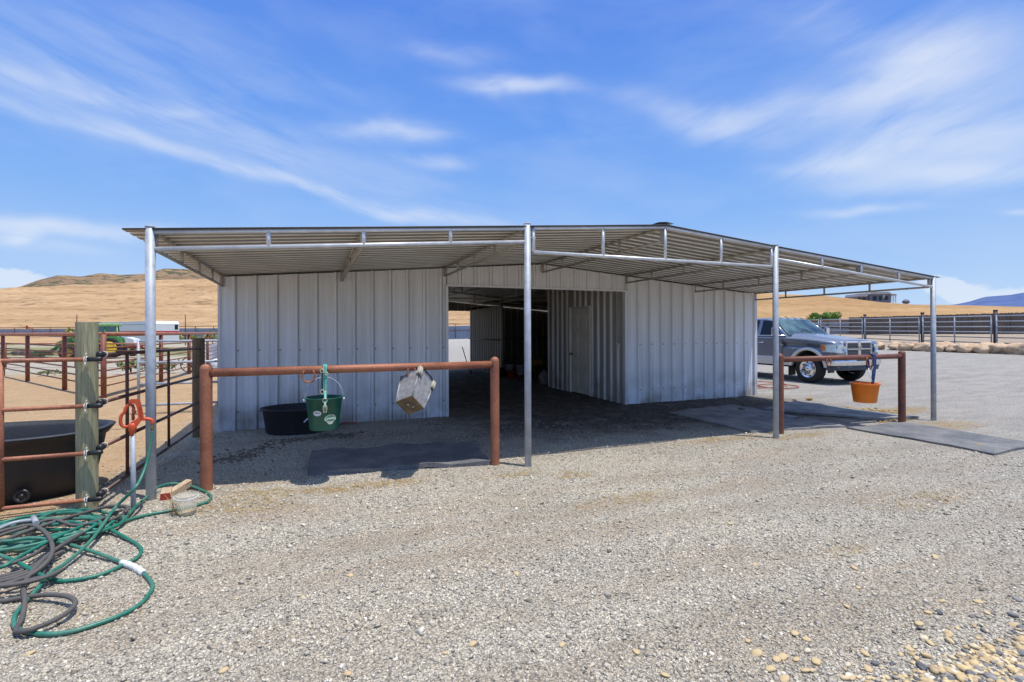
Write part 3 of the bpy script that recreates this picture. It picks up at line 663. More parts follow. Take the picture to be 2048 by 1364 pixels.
p = G(1091, 768); a_ = MB().blob(p + Vector((-.05, 0, .17)), .2, 9, .5, 3, (.6, .8, 1.1)); single(a_, 'feed_sack', M_sack, 'crumpled grey feed sack against the corner of the tack room wall', 'sack', loc=p)
p = B0(939, 18.3); o = empty('broom', p, 'broom leaning in the far doorway of the barn with its handle tilted left', 'broom')
a_ = MB(); a_.tube([(0, 0, .05), (-.27, 0, .95)], .016, 8); a_.build('handle', M_black, o, local=True)
a_ = MB(); a_.box((.01, 0, .05), (.08, .26, .12), taper=.8); a_.build('bristles', M_rustd, o, local=True)

# ------------------------------------------------------------------ rubber mats
def slab(poly_px, name, label, th=.02, m=M_mat, up=.0, wav=.012, nsub=22):
    P_ = [G(*q) for q in poly_px]; n = nsub; vs = []; top = []
    for j in range(n + 1):
        for i in range(n + 1):
            u, v = i / n, j / n
            q = P_[0] * (1 - u) * (1 - v) + P_[1] * u * (1 - v) + P_[2] * u * v + P_[3] * (1 - u) * v
            e = wav * mnoise.noise(Vector((q.x * 1.7, q.y * 1.7, 7)))
            edge = max(0, 1 - min(u, v, 1 - u, 1 - v) * 8)
            q = q + Vector((mnoise.noise(q * 1.1) * .03, mnoise.noise(q * 1.3 + Vector((5, 0, 0))) * .03, 0))
            z = g(q.x, q.y) + up + abs(e) + edge * wav * max(0, mnoise.noise(Vector((q.x * 2.3, q.y * 2.3, 1)))) * 2.2
            vs.append((q.x, q.y, z + th))
    K = n + 1; fs = [(j * K + i, j * K + i + 1, (j + 1) * K + i + 1, (j + 1) * K + i) for j in range(n) for i in range(n)]
    rim = [i for i in range(K)] + [j * K + n for j in range(1, K)] + [n * K + i for i in range(n - 1, -1, -1)] + [j * K for j in range(n - 1, 0, -1)]
    o = len(vs); vs += [(vs[i][0], vs[i][1], vs[i][2] - th - .02) for i in rim]
    L_ = len(rim); fs += [(rim[k], rim[(k + 1) % L_], o + (k + 1) % L_, o + k) for k in range(L_)]
    b_ = MB(); b_.add(vs, fs); c = sum(P_, Vector()) / 4
    return single(b_, name, m, label, 'rubber mat', 'rubber stall mats on the ground', loc=c)
slab([(617, 951), (979, 930), (948, 888), (622, 907)], 'stall_mat', 'black rubber mat with a curled front edge below the left hitching rail', m=M_mat2, wav=.03, th=.032)
slab([(1336, 827), (1500, 866), (1694, 855), (1462, 811)], 'stall_mat', 'dusty shaded rubber mat in front of the right wall, nearest the doorway', wav=.012)
slab([(1520, 822), (1762, 842), (1838, 838), (1590, 806)], 'stall_mat', 'rubber mat running below the orange bucket behind the right hitching rail', wav=.010, up=.022)
slab([(1694, 857), (1986, 911), (2082, 892), (1810, 847)], 'stall_mat', 'sunlit grey rubber mat lying out at the right end of the canopy', m=M_mat2, wav=.012, up=.004)

# ------------------------------------------------------------------ hitching rails
def hitch(pl, pr, zt_post, zr, label, rp=.051, rr=.040, cap=True, M_rust=M_rust):
    o = empty('hitching_rail', pl, label, 'hitching rail', 'pipe hitching rails under the canopy edge')
    for q in (pl, pr):
        a_ = MB(); a_.tube([(q.x, q.y, q.z - .2), (q.x, q.y, zt_post), ], rp, 22, cap=False)
        a_.lathe([(rp, 0), (rp * .93, rp * .4), (rp * .7, rp * .72), (rp * .35, rp * .93), (0, rp)], (q.x, q.y, zt_post), 22); a_.build('post', M_rust, o)
    a_ = MB(); a_.tube([Vector((pl.x, pl.y, zr)), Vector((pr.x, pr.y, zr))], rr, 22); rl = a_.build('rail', M_rust, o)
    u = (pr - pl); u.z = 0; u.normalize(); w_ = u.cross(Vector((0, 0, 1)))
    for q, s_ in ((pl, 1), (pr, -1)):
        a_ = MB(); c_ = Vector((q.x, q.y, zr)) + u * s_ * (rp * .93); a_.tube([c_ + (w_ * math.cos(t) + Vector((0, 0, math.sin(t)))) * rr * 1.03 - u * s_ * rp * .28 * math.cos(t) ** 2 + u * .002 * math.sin(9 * t) for t in [2 * PI * k / 30 for k in range(30)]], .006, 6, closed=True); a_.build('weld_bead', M_rustd, rl)
    return o
HL0, HL1 = G(413, 980), G(990, 929)
h1 = hitch(HL0, HL1, 1.165, 1.128, 'rusty pipe hitching rail at the left with the green bucket hanging on it')
HR0, HR1 = G(1560, 867), G(1804, 844)
h2 = hitch(HR0, HR1, 1.115, 1.075, 'rusty pipe hitching rail at the right with the orange bucket hanging on it', .052, .040, M_rust=M_rust2)
def on_rail(a, b_, px, z):                                   # point under the rail at a picture column
    d = ray(px, 700); n = Vector((b_.y - a.y, -(b_.x - a.x))); t = (a.x * n.x + a.y * n.y) / (d.x * n.x + d.y * n.y)
    return Vector((d.x * t, d.y * t, z))
def shoe(h, a, b_, px, z, r=.052, rot=0):
    p = on_rail(a, b_, px, z); d = Vector((b_.x - a.x, b_.y - a.y, 0)).normalized(); pts = []
    nrm = Vector((d.y, -d.x, 0)) * (1 if d.x > 0 else -1)
    for i in range(17):
        t = -.25 * PI + 1.5 * PI * i / 16 + PI; pts.append(p + nrm * .045 + d * math.cos(t) * r * .95 + Vector((0, 0, math.sin(t) * r * 1.15)))
    a2 = MB(); a2.tube(pts, .0085, 8); return a2.build('horseshoe_hook', M_rust, h)
shoe(h1, HL0, HL1, 617, 1.075, .058)
shoe(h1, HL0, HL1, 821, 1.075, .045)
shoe(h2, HR0, HR1, 1652, 1.02, .05); shoe(h2, HR0, HR1, 1733, 1.02, .07)
dL = Vector((HL1.x - HL0.x, HL1.y - HL0.y, 0)).normalized(); nL = Vector((dL.y, -dL.x, 0))
# green bucket
M_green = mat('green_plastic', (.008, .105, .075), .38, 0, .12, 5, spec=.5)
pg = on_rail(HL0, HL1, 648, .545) + nL * .03
o = bucket(pg, .136, .170, .315, M_green, 'bucket', 'dark green plastic bucket with wire bail hanging from the left rail', n=40)
a_ = MB()
for i in range(24):
    a = 2 * PI * i / 24 + .1
R2 = Matrix.Rotation(math.atan2(dL.y, dL.x), 3, 'Z')
bail = [(R2 @ Vector((math.cos(t) * .178, 0, .295 + math.sin(t) * .215 if 0 < t < PI else .295))) for t in [PI * i / 24 for i in range(25)]]
a_ = MB(); a_.tube([b_ + Vector(pg) for b_ in bail], .0048, 8); a_.build('bail', M_galv, o)
a_ = MB()
for s_ in (-1, 1): a_.tube([Vector(pg) + R2 @ Vector((s_ * .165, 0, .29)), Vector(pg) + R2 @ Vector((s_ * .192, 0, .29))], .011, 10)
a_.build('ear', M_white, o)
def on_bucket(ang, z, r0, r1, h, c, off): # point on bucket skin
    r = r0 + (r1 - r0) * z / h + off; return Vector((c.x + math.cos(ang) * r, c.y + math.sin(ang) * r, c.z + z))
def sticker(c, r0, r1, h, ang, zc_, w, hh, off, shape='oval', n=28):
    vs = []; rr = r0 + (r1 - r0) * zc_ / h
    for k in range(n):
        t = 2 * PI * k / n; u, v = math.cos(t) * w, math.sin(t) * hh
        if shape == 'shell': u *= (1.0 if v > -.3 * hh else .72); v = v if v > 0 else v * 1.15
        vs.append(on_bucket(ang + u / rr, zc_ + v, r0, r1, h, c, off))
    b_ = MB(); b_.add(vs, [tuple(range(n))]); return b_
toCam = math.atan2(-pg.y, -pg.x); c = Vector(pg)
sticker(c, .136, .170, .315, toCam - .42, .175, .039, .026, .0035).build('label', mat('sticker_white', (.75, .75, .74), .5), o)
a_ = sticker(c, .136, .170, .315, toCam + .38, .115, .055, .044, .0035, 'shell'); lb = a_.build('label', mat('sticker_cream', (.78, .77, .62), .5), o)
a_ = sticker(c, .136, .170, .315, toCam + .38, .122, .046, .030, .0055); a_.build('emblem', mat('sticker_green', (.10, .30, .22), .5), lb)
def strokes(c, r0, r1, h, ang, zc_, w, off, n=6, hh=.011, tilt=0):
    b_ = MB(); rr = r0 + (r1 - r0) * zc_ / h; pts = []
    for k in range(n * 4 + 1):
        u = -w + 2 * w * k / (n * 4); v = hh * math.sin(k * PI / 2 + .4) * (1 - .3 * ((k // 4) % 2)) + tilt * u
        pts.append(on_bucket(ang + u / rr, zc_ + v, r0, r1, h, c, off))
    b_.tube(pts, .0018, 5); return b_
strokes(c, .136, .170, .315, toCam + .38, .120, .038, .0065).build('lettering', mat('sticker_cream', (.78, .77, .62), .5), lb)
strokes(c, .136, .170, .315, toCam - .42, .180, .024, .0045, 5, .005).build('lettering', M_dark, o)
# the halter straps: green web, buckles, rings
M_teal = mat('teal_webbing', (.08, .36, .30), .75, 0, .15, 40, bump=.5, bscale=200, c2=(.28, .55, .48), c2amt=.4)
M_cream = mat('worn_metal_fitting', (.62, .57, .42), .4, .3)
ph = on_rail(HL0, HL1, 648, 0)
o = empty('halter', (ph.x, ph.y, 1.128), 'teal webbing horse halter looped over the left rail above the green bucket', 'halter')
def strap(pts, w, th, wd):
    b_ = MB(); pts = smooth_path(pts, 5); vs = []
    for i, p in enumerate(pts):
        t = (pts[min(i + 1, len(pts) - 1)] - pts[max(i - 1, 0)]).normalized(); n = wd.cross(t).normalized()
        for a, b2 in ((-1, -1), (1, -1), (1, 1), (-1, 1)): vs.append(p + wd * a * w / 2 + n * b2 * th / 2)
    fs = []
    for i in range(len(pts) - 1):
        for k in range(4): fs.append((i * 4 + k, i * 4 + (k + 1) % 4, i * 4 + 4 + (k + 1) % 4, i * 4 + 4 + k))
    fs += [(3, 2, 1, 0), tuple(len(pts) * 4 - 4 + k for k in range(4))]
    return b_.add(vs, fs)
def loop_pts(c, z0, out=.055, top=.05, zr=1.128, back=.9):
    u = nL
    return [c - u * .05 + Vector((0, 0, back)), c - u * out + Vector((0, 0, zr - .01)), c - u * .03 + Vector((0, 0, zr + top - .006)), c + u * .03 + Vector((0, 0, zr + top - .006)), c + u * out + Vector((0, 0, zr - .01)), c + u * .062 + Vector((0, 0, (zr + z0) / 2)), c + u * .068 + Vector((0, 0, z0))]
strap(loop_pts(ph, .91), .024, .006, dL).build('strap', M_teal, o)
strap(loop_pts(ph + dL * .014 + nL * .008, .86, back=1.0), .022, .006, (dL + Vector((0, 0, .02))).normalized()).build('strap', M_teal, o)
strap([ph - dL * .018 + nL * .075 + Vector((0, 0, 1.11)), ph - dL * .022 + nL * .08 + Vector((0, 0, 1.0)), ph - dL * .02 + nL * .075 + Vector((0, 0, .9))], .012, .006, dL).build('strap', M_dark, o)
strap([ph + nL * .08 + dL * .004 + Vector((0, 0, .92)), ph + nL * .205 * .9 + dL * .004 + Vector((0, 0, .86)), ph + nL * .214 + Vector((0, 0, .80)), ph + nL * .213 + Vector((0, 0, .77))], .02, .005, dL).build('strap', M_teal, o)
for (dx, z, r, out) in ((-.018, .915, .020, .085), (.006, .90, .018, .09), (0, .845, .02, .205), (-.02, 1.12, .018, .075), (.02, 1.09, .014, .075)):
    a_ = MB(); cc = ph + dL * dx + nL * out + Vector((0, 0, z)); a_.tube([cc + dL * math.cos(t) * r + Vector((0, 0, math.sin(t) * r)) for t in [2 * PI * k / 14 for k in range(14)]], .0042, 6, closed=True); a_.build('ring', M_cream, o)
a_ = MB(); cc = ph + nL * .216 + Vector((0, 0, .765)); 
a_.tube([cc + dL * x + Vector((0, 0, z)) for x, z in ((-.014, .03), (.014, .03), (.017, 0), (.012, -.03), (-.012, -.03), (-.017, 0))], .0042, 6, closed=True); a_.tube([cc + Vector((0, 0, .06)), cc + Vector((0, 0, -.02))], .004, 6); a_.build('buckle', M_cream, o)
# galvanised feed pail hanging askew
po = on_rail(HL0, HL1, 823, 0); pc_ = po + nL * .12
o = empty('feed_pail', (pc_.x, pc_.y, .9), 'square galvanised feed pail with weathered brackets hanging askew from the left rail', 'pail')
M_zinc = mat('spangled_zinc', (.36, .36, .365), .5, .3, .15, 22, c2=(.22, .22, .225), bump=.2, bscale=60)
M_brn = mat('rusty_pail_bottom', (.15, .11, .065), .7, .1, .2, 12, bump=.2)
base_ = Matrix((( dL.x, -nL.x, 0), (dL.y, -nL.y, 0), (0, 0, 1)))      # columns: along rail, away from camera, up
Rb = base_ @ Matrix.Rotation(math.radians(30), 3, 'Y') @ Matrix.Rotation(math.radians(-44), 3, 'X') @ Matrix.Rotation(math.radians(24), 3, 'Z')
W_, H_ = .125, .36
def pp(x, y, z): return Vector(pc_) + Vector((0, 0, .87)) + Rb @ Vector((x, y, z))
a_ = MB(); k = .82
bt = [(-W_ * k, -W_ * k), (W_ * k, -W_ * k), (W_ * k, W_ * k), (-W_ * k, W_ * k)]; tp = [(-W_, -W_), (W_, -W_), (W_, W_), (-W_, W_)]
vs = [pp(x, y, -H_ / 2) for x, y in bt] + [pp(x, y, H_ / 2) for x, y in tp] + [pp(x * .96, y * .96, H_ / 2) for x, y in tp] + [pp(x * .95, y * .95, -H_ / 2 + .008) for x, y in bt]
fs = [(i, (i + 1) % 4, 4 + (i + 1) % 4, 4 + i) for i in range(4)] + [(4 + i, 4 + (i + 1) % 4, 8 + (i + 1) % 4, 8 + i) for i in range(4)] + [(8 + i, 8 + (i + 1) % 4, 12 + (i + 1) % 4, 12 + i) for i in range(4)] + [(12, 13, 14, 15)]
a_.add(vs, fs)
for i in range(4):
    x, y = bt[i]; x2, y2 = tp[i]; a_.tube([pp(x, y, -H_ / 2), pp(x2, y2, H_ / 2)], .008, 8)
a_.build('shell', M_zinc, o)
a_ = MB(); a_.add([pp(x * 1.02, y * 1.02, -H_ / 2 - .003) for x, y in bt] + [pp(x * 1.02, y * 1.02, -H_ / 2 + .006) for x, y in bt], [(3, 2, 1, 0)] + [(i, (i + 1) % 4, 4 + (i + 1) % 4, 4 + i) for i in range(4)])
for r in (.035, .055): a_.tube([pp(math.cos(t) * r, math.sin(t) * r, -H_ / 2 - .005) for t in [2 * PI * q / 24 for q in range(24)]], .003, 6, closed=True)
bb = a_.build('bottom', M_brn, o)
for x, y in ((-.018, .01), (.03, -.02)): a_ = MB(); a_.lathe([(0, -.006), (.006, -.005), (.008, 0)], pp(x, y, -H_ / 2 - .003), 10, Rb); a_.build('rivet', M_white, bb)
M_bone = mat('weathered_bracket', (.45, .42, .34), .7, .1, .15, 30, bump=.4)
for s_ in (-1, 1):
    a_ = MB()
    for q in (-.014, 0, .014): a_.tube([pp(s_ * W_ * .95 + q, -W_ * 1.04, H_ / 2 + .03), pp(s_ * W_ * .88 + q, -W_ * 1.10, H_ / 2 - .075)], .011, 8)
    a_.box(pp(s_ * W_ * .93, -W_ * .96, H_ / 2 - .02), (.05, .03, .1), Rb); a_.build('bracket', M_bone, o)
    a_ = MB(); a_.add([pp(s_ * W_ * 1.0 - .03, -W_ * 1.0 - .004, H_ / 2 - .05), pp(s_ * W_ * 1.0 + .025, -W_ * 1.0 - .004, H_ / 2 - .05), pp(s_ * W_ * .93, -W_ * .97 - .004, H_ / 2 - .135), pp(s_ * W_ * 1.0 + .02, -W_ * .7, H_ / 2 - .05), pp(s_ * W_ * .94, -W_ * .75, H_ / 2 - .12)], [(0, 1, 2), (1, 3, 4, 2)]); a_.build('rubber_strap', M_rubber, o)
a_ = MB(); a_.tube(smooth_path([pp(-W_ * .8, -W_, H_ / 2 + .03), pp(-W_ * .4, -W_, H_ / 2 + .045), pp(W_ * .4, -W_, H_ / 2 + .045), pp(W_ * .85, -W_, H_ / 2 + .02)], 4), .008, 8); a_.build('handle', M_black, o)
# orange bucket and blue lead on the right rail
dR = Vector((HR1.x - HR0.x, HR1.y - HR0.y, 0)).normalized(); nR = Vector((dR.y, -dR.x, 0))
pb_ = on_rail(HR0, HR1, 1727, .375) + nR * .02
M_or = mat('orange_plastic', (.92, .235, .018), .4, 0, .08, 6)
o = bucket(pb_, .155, .192, .30, M_or, 'bucket', 'orange plastic bucket hanging from the right rail on a blue strap', n=36)
a_ = MB(); a_.tube(smooth_path([Vector(pb_) + dR * -.06 + nR * .15 + Vector((0, 0, .33)), Vector(pb_) + dR * -.05 + nR * .1 + Vector((0, 0, .47)), Vector(pb_) + dR * 0 + nR * .06 + Vector((0, 0, .53)), Vector(pb_) + dR * .05 + nR * .02 + Vector((0, 0, .52))], 6), .006, 8); a_.build('bail', M_white, o)
a_ = MB(); a_.lathe([(.198, 0), (.204, .012), (.198, .022)], Vector(pb_) + Vector((0, 0, .276)), 30); a_.build('rim_band', M_or, o)
M_blue = mat('blue_webbing', (.012, .04, .16), .8, 0, .2, 30, c2=(.05, .11, .27), c2amt=.4, bump=.6, bscale=90)
pr_ = on_rail(HR0, HR1, 1742, 0); o = empty('lead_rope', (pr_.x, pr_.y, 1.075), 'blue nylon halter strap draped over the right rail into the orange bucket', 'strap')
for dx, z0, w in ((-.018, .62, .032), (.018, .66, .036), (.0, .60, .025)):
    c_ = pr_ + dR * dx
    pts = [c_ - nR * .05 + Vector((0, 0, .9)), c_ - nR * .052 + Vector((0, 0, 1.075)), c_ - nR * .03 + Vector((0, 0, 1.12)), c_ + nR * .03 + Vector((0, 0, 1.12)), c_ + nR * .054 + Vector((0, 0, 1.075)), c_ + nR * .05 + dR * -.01 + Vector((0, 0, .85)), c_ + nR * .03 + dR * -.02 + Vector((0, 0, z0))]
    strap(pts, w, .012, dR).build('strap', M_blue, o)
a_ = MB(); cc = pr_ - dR * .13 + nR * .06; a_.tube(smooth_path([cc + Vector((0, 0, 1.04)), cc + dR * .02 + Vector((0, 0, .93)), cc + dR * .05 + Vector((0, 0, .87)), cc + dR * .09 + Vector((0, 0, .93))], 5), .006, 7); a_.build('snap_hook', M_galvd, o)
# wall-side tub
p = G(605, 866); p = Vector((p.x, p.y, 0)); p = Vector((ATY(598, 866, 8.28).x, 8.28, g(.2, 8.3)))
o = empty('feed_tub', p, 'low black rubber feed tub on the gravel against the front wall', 'tub')
zt_ = ATY(590, 816, 8.1).z - p.z
a_ = MB(); a_.lathe([(0, .01), (.43, 0), (.45, .02), (.50, zt_ * .9), (.52, zt_ * .92), (.535, zt_), (.50, zt_), (.49, zt_ * .92), (.43, .04), (0, .035)], (0, 0, 0), 44, None, (1, .72)); a_.build('shell', M_rubber, o, local=True)
a_ = MB(); a_.add([(.08, -.3635 + .0, .18), (.135, -.360, .24), (.12, -.360, .25), (.065, -.3635, .195)], [(0, 1, 2, 3)]); a_.build('label', M_lav, o, local=True)
# pinkish scrap by the wall
p = G(696, 849); a_ = MB().tube(smooth_path([p + Vector((-.14, .02, .01)), p + Vector((-.04, 0, .03)), p + Vector((.06, .02, .02)), p + Vector((.14, .06, .012))], 4), .012, 7)
single(a_, 'rope_scrap', mat('faded_red_rope', (.45, .12, .10), .8), 'short faded red rope scrap at the foot of the left front wall', 'rope', loc=p)
# manure and muck
M_muck = mat('dry_muck', (.19, .15, .11), .95, 0, .2, 30, bump=.8, bscale=60)
def clods(name, px_pts, n, spread, r0, r1, label, m, cat='manure', fl=.6):
    b_ = MB(); P_ = [G(*q) for q in px_pts]
    for i in range(n):
        t = random.random() * (len(P_) - 1); k = int(t); q = P_[k].lerp(P_[min(k + 1, len(P_) - 1)], t - k) + Vector((random.gauss(0, spread), random.gauss(0, spread * .6), 0))
        r = random.uniform(r0, r1); q.z = g(q.x, q.y) + r * .25; b_.blob(q, r, i, .5, 1, (1.2, 1, fl), 2)
    return tag(b_.build(name, m), label, cat, kind='stuff')
clods('manure', [(425, 925), (480, 915), (500, 905), (560, 885), (600, 878), (660, 874), (715, 868)], 380, .13, .007, .022, 'dark trampled manure trail across the gravel under the canopy', M_muck)
clods('manure', [(640, 872), (700, 872)], 120, .07, .010, .03, 'dark pile of manure below the green bucket', M_muck)
M_hay = mat('yellow_hay', (.42, .28, .10), .95, 0, .2, 30, bump=.8, bscale=80)
clods('manure', [(1665, 818), (1720, 820), (1775, 826)], 150, .16, .012, .034, 'tan dried droppings scattered behind the orange bucket', M_hay)
clods('manure', [(1760, 845), (1790, 840), (1830, 838)], 60, .07, .010, .025, 'tan dried droppings around the foot of the right hitching post', M_hay)
for i, (px, py, r, m_) in enumerate(((1619, 801, .07, M_hay), (1590, 801, .03, M_muck), (1960, 893, .035, M_hay), (1604, 815, .04, M_muck), (1485, 822, .06, M_muck), (1600, 838, .05, M_muck), (1340, 858, .03, M_muck))):
    q = G(px, py); b_ = MB()
    for k in range(7): b_.blob(q + Vector((random.gauss(0, r * .6), random.gauss(0, r * .5), r * .3 + random.random() * r * .3)), r * random.uniform(.3, .6), k + i * 9, .3, 2, (1.1, 1, .8))
    lab = ['tan clod of droppings on the open gravel beside the truck shadow', 'small dark clod of droppings on the gravel by the barn corner', 'small tan dropping on the sunlit rubber mat', 'small dark dropping between the mats and the barn corner', 'dark clod of droppings on the shaded mat nearest the barn', 'dark dropping on the shaded mat behind the middle right post', 'small dark clod on the shaded floor left of the mats'][i]
    single(b_, 'dropping', m_, lab, 'dropping', 'animal droppings', loc=q)
# straw bits
b_ = MB()
for i in range(520):
    c_ = random.choice(STRAW[:8] + STRAW[12:]); x, y = random.gauss(c_[0], c_[2] * .7), random.gauss(c_[1], c_[3] * .7); a = random.uniform(0, PI); l = random.uniform(.02, .07); z = g(x, y) + .012
    d = Vector((math.cos(a), math.sin(a), random.uniform(-.12, .12))) * l; b_.tube([Vector((x, y, z)) - d, Vector((x, y, z)) + d], .0016, 4)
tag(b_.build('straw', mat('straw_stalk', (.55, .40, .17), .8)), 'loose yellow straw stalks strewn over the gravel', 'straw', kind='stuff')
# ------------------------------------------------------------------ left foreground: posts, gates, tank, hydrant, hoses
pw = G(175, 1019)
def wood_post(p, r, h, m, label, seed=0):
    b_ = MB(); K = 14; n = 26; pts = [Vector((p.x, p.y, p.z - .15 + (h + .15) * i / (K - 1))) for i in range(K)]
    vs = []
    for i, q in enumerate(pts):
        for k in range(n):
            a = 2 * PI * k / n; rr = r * (1 + .035 * mnoise.noise(Vector((math.cos(a) * 1.2, math.sin(a) * 1.2, q.z * 1.2 + seed))) + .012 * mnoise.noise(Vector((math.cos(a) * 9, math.sin(a) * 9, q.z * .6 + seed))))
            if abs(a - 4.9) < .12: rr *= .975
            vs.append((q.x + math.cos(a) * rr, q.y + math.sin(a) * rr, q.z))
    fs = [(i * n + k, i * n + (k + 1) % n, (i + 1) * n + (k + 1) % n, (i + 1) * n + k) for i in range(K - 1) for k in range(n)]
    b_.add(vs, fs, True); b_.add(vs[-n:] + [(p.x, p.y, p.z + h + .004)], [(k, (k + 1) % n, n) for k in range(n)])
    return single(b_, 'wooden_post', m, label, 'post', 'round wooden gate posts', loc=p)
wood_post(pw, .072, 1.50, M_post, 'pale greenish treated round post between the two rusty gates')
pw2 = Vector((-1.60, 8.55, 0)); pw2 = ATY(397, 700, 8.45); pw2.z = .0
wood_post(pw2, .080, 1.42, M_post2, 'brown round post standing by the left corner of the barn', 5)
yg = pw.y - .105; ZG = [ATY(188, y, yg).z for y in (718.5, 811.5, 905.5, 998.5)]
M_band = mat('white_wire_tie', (.62, .60, .54), .6)
o = empty('pipe_gate', (pw.x - .55, yg, g(pw.x, yg)), 'rusty four bar gate panel in front of the black tank at the left edge', 'gate', 'rusty pipe gates hung on the greenish post')
for z in ZG:
    x1 = ATY(205, 720, yg).x
    a_ = MB(); a_.tube([(-2.62, yg, z), (x1 - .10, yg, z)], .0165, 12); a_.build('bar', M_rust, o)
    a_ = MB(); a_.tube([(x1 - .10, yg, z), (x1 - .015, yg, z), (x1, yg + .0, z)], .0185, 12, radii=[.0175, .020, .012]); a_.build('pin', M_black, o)
    a_ = MB(); xb = ATY(172, 720, yg).x
    for dx in (-.006, .006): a_.tube([(xb + dx, yg + math.cos(t) * .022, z + math.sin(t) * .022) for t in [2 * PI * k / 12 for k in range(12)]], .005, 6, closed=True)
    a_.tube([(xb, yg - .02, z + .02), (xb + .012, yg - .03, z + .05)], .004, 6); a_.tube([(xb, yg - .02, z - .02), (xb + .004, yg - .03, z - .05)], .004, 6)
    a_.build('wire_tie', M_band, o)
a_ = MB(); xl = ATY(2, 800, yg).x; a_.tube([(xl, yg, ZG[-1] - .02), (xl, yg, ZG[0] + .012)], .017, 12); a_.build('upright', M_rust, o)
# second gate, running back to the brown post
g0 = Vector((pw.x + .085, pw.y + .0, 0)); g1 = Vector((pw2.x + .02, pw2.y + .02, 0)); dg = (g1 - g0).normalized()
o = empty('pipe_gate', (g0.x, g0.y, g(g0.x, g0.y)), 'dark four bar gate running back from the greenish post to the brown post', 'gate', 'rusty pipe gates hung on the greenish post')
zl = [ATY(205, y, g0.y + .04).z for y in (709, 804, 893, 985)]; L_ = (g1 - g0).length
zr_ = [AT(393, y, (g1.x * SY + g1.y * CY)).z for y in (697, 752, 803, 851)]
for z, z2 in zip(zl, zr_):
    a_ = MB(); q0 = g0 + dg * .03 + Vector((0, 0, z)); q1 = g1 + Vector((0, 0, z2)) 
    a_.tube([q0, q1], .0165, 12); a_.build('bar', M_gated, o)
    a_ = MB(); a_.lathe([(0, -.03), (.024, -.03), (.028, -.02), (.028, .03), (.018, .04), (0, .04)], q0 - dg * .02, 14, Matrix.Rotation(PI / 2, 3, 'X')); a_.build('pin', M_black, o)
    a_ = MB(); a_.tube([q0 + dg * .05 + Vector((math.cos(t) * .022, 0, math.sin(t) * .022)) for t in [2 * PI * k / 12 for k in range(12)]], .005, 6, closed=True); a_.build('wire_tie', M_band, o)
for px in (254, 337):
    d = ray(px, 700); n = Vector((dg.y, -dg.x)); t = (g0.x * n.x + g0.y * n.y) / (d.x * n.x + d.y * n.y); u = ((d.x * t - g0.x) * dg.x + (d.y * t - g0.y) * dg.y) / L_
    a_ = MB(); a_.tube([(d.x * t, d.y * t, zl[0] + (zr_[0] - zl[0]) * u), (d.x * t, d.y * t, zl[3] + (zr_[3] - zl[3]) * u - .01)], .014, 10); a_.build('upright', M_rustd, o)
# black tank
zt = .60; tc_ = Vector((-2.77, 5.83, g(-2.8, 5.8)))
o = empty('stock_tank', tc_, 'large black oval stock tank behind the rusty gate at the left edge', 'tank')
def oval(r, z, ax, ay, n=56, p=2.6):
    out = []
    for k in range(n):
        a = 2 * PI * k / n; c_, s_ = math.cos(a), math.sin(a)
        out.append((math.copysign(abs(c_) ** (2 / p), c_) * (ax + r), math.copysign(abs(s_) ** (2 / p), s_) * (ay + r), z))
    return out
rings = [oval(-.12, 0, .95, .50), oval(-.09, .02, .95, .50), oval(-.02, zt * .55, .95, .50), oval(.01, zt * .86, .95, .50), oval(.03, zt * .88, .95, .50), oval(.07, zt * .97, .95, .50), oval(.085, zt, .95, .50), oval(.04, zt + .008, .95, .50), oval(.0, zt * .93, .95, .50), oval(-.03, zt * .6, .95, .50), oval(-.11, .05, .95, .50)]
vs = sum(rings, []); n = 56; fs = [(i * n + k, i * n + (k + 1) % n, (i + 1) * n + (k + 1) % n, (i + 1) * n + k) for i in range(len(rings) - 1) for k in range(n)]
fs += [tuple(range(n))[::-1], tuple((len(rings) - 1) * n + k for k in range(n))]
M_tank = mat('dusty_black_tank', (.020, .021, .024), .5, 0, .2, 2.4, c2=(.045, .042, .04), c2amt=.38, bump=.3, bscale=30)
a_ = MB(); a_.add(vs, fs, True); a_.build('shell', M_tank, o, local=True)
a_ = MB(); a_.lathe([(.055, 0), (.055, .012), (.035, .014), (.035, .004), (.014, .004), (.014, .02), (0, .02)], (.55, -.432, .12), 20, Matrix.Rotation(PI / 2 - .1, 3, 'X')); a_.build('drain_plug', M_black, o, local=True)
# yard hydrant
hy = G(267, 1022); o = empty('yard_hydrant', hy, 'orange headed yard hydrant on a thin galvanised pipe in front of the canopy post', 'hydrant')
dep = hy.x * SY + hy.y * CY
def hp(px, py, off=0): # point in the hydrant's own vertical plane, parallel to the barn front
    return ATY(px, py, hy.y + off)
M_orange = mat('orange_red_enamel', (.62, .085, .025), .42, 0, .12, 12, spec=.5)
a_ = MB(); a_.tube([hy - Vector((0, 0, .1)), hp(266, 866)], .018, 16); a_.build('pipe', M_galv, o)
a_ = MB()
a_.tube([hp(265, 871), hp(265, 864), hp(265, 860), hp(265, 850), hp(265, 846)], .02, 16, radii=[.020, .021, .028, .028, .022])
a_.tube(smooth_path([hp(265, 850), hp(272, 842), hp(283, 838), hp(296, 838), hp(304, 841), hp(305, 848)], 4), .014, 12)
a_.build('valve_body', M_orange, o)
def pl(poly, th, off=0):
    f_ = [hp(x, y, off - th / 2) for x, y in poly]; b2 = [hp(x, y, off + th / 2) for x, y in poly]; n = len(poly)
    b_ = MB(); b_.add(f_ + b2, [tuple(range(n)), tuple(range(n, 2 * n))[::-1]] + [(i, n + i, n + (i + 1) % n, (i + 1) % n) for i in range(n)]); return b_
Z2 = lambda L__: [(220 + x / 11.367, 780 + y / 11.367) for x, y in L__]
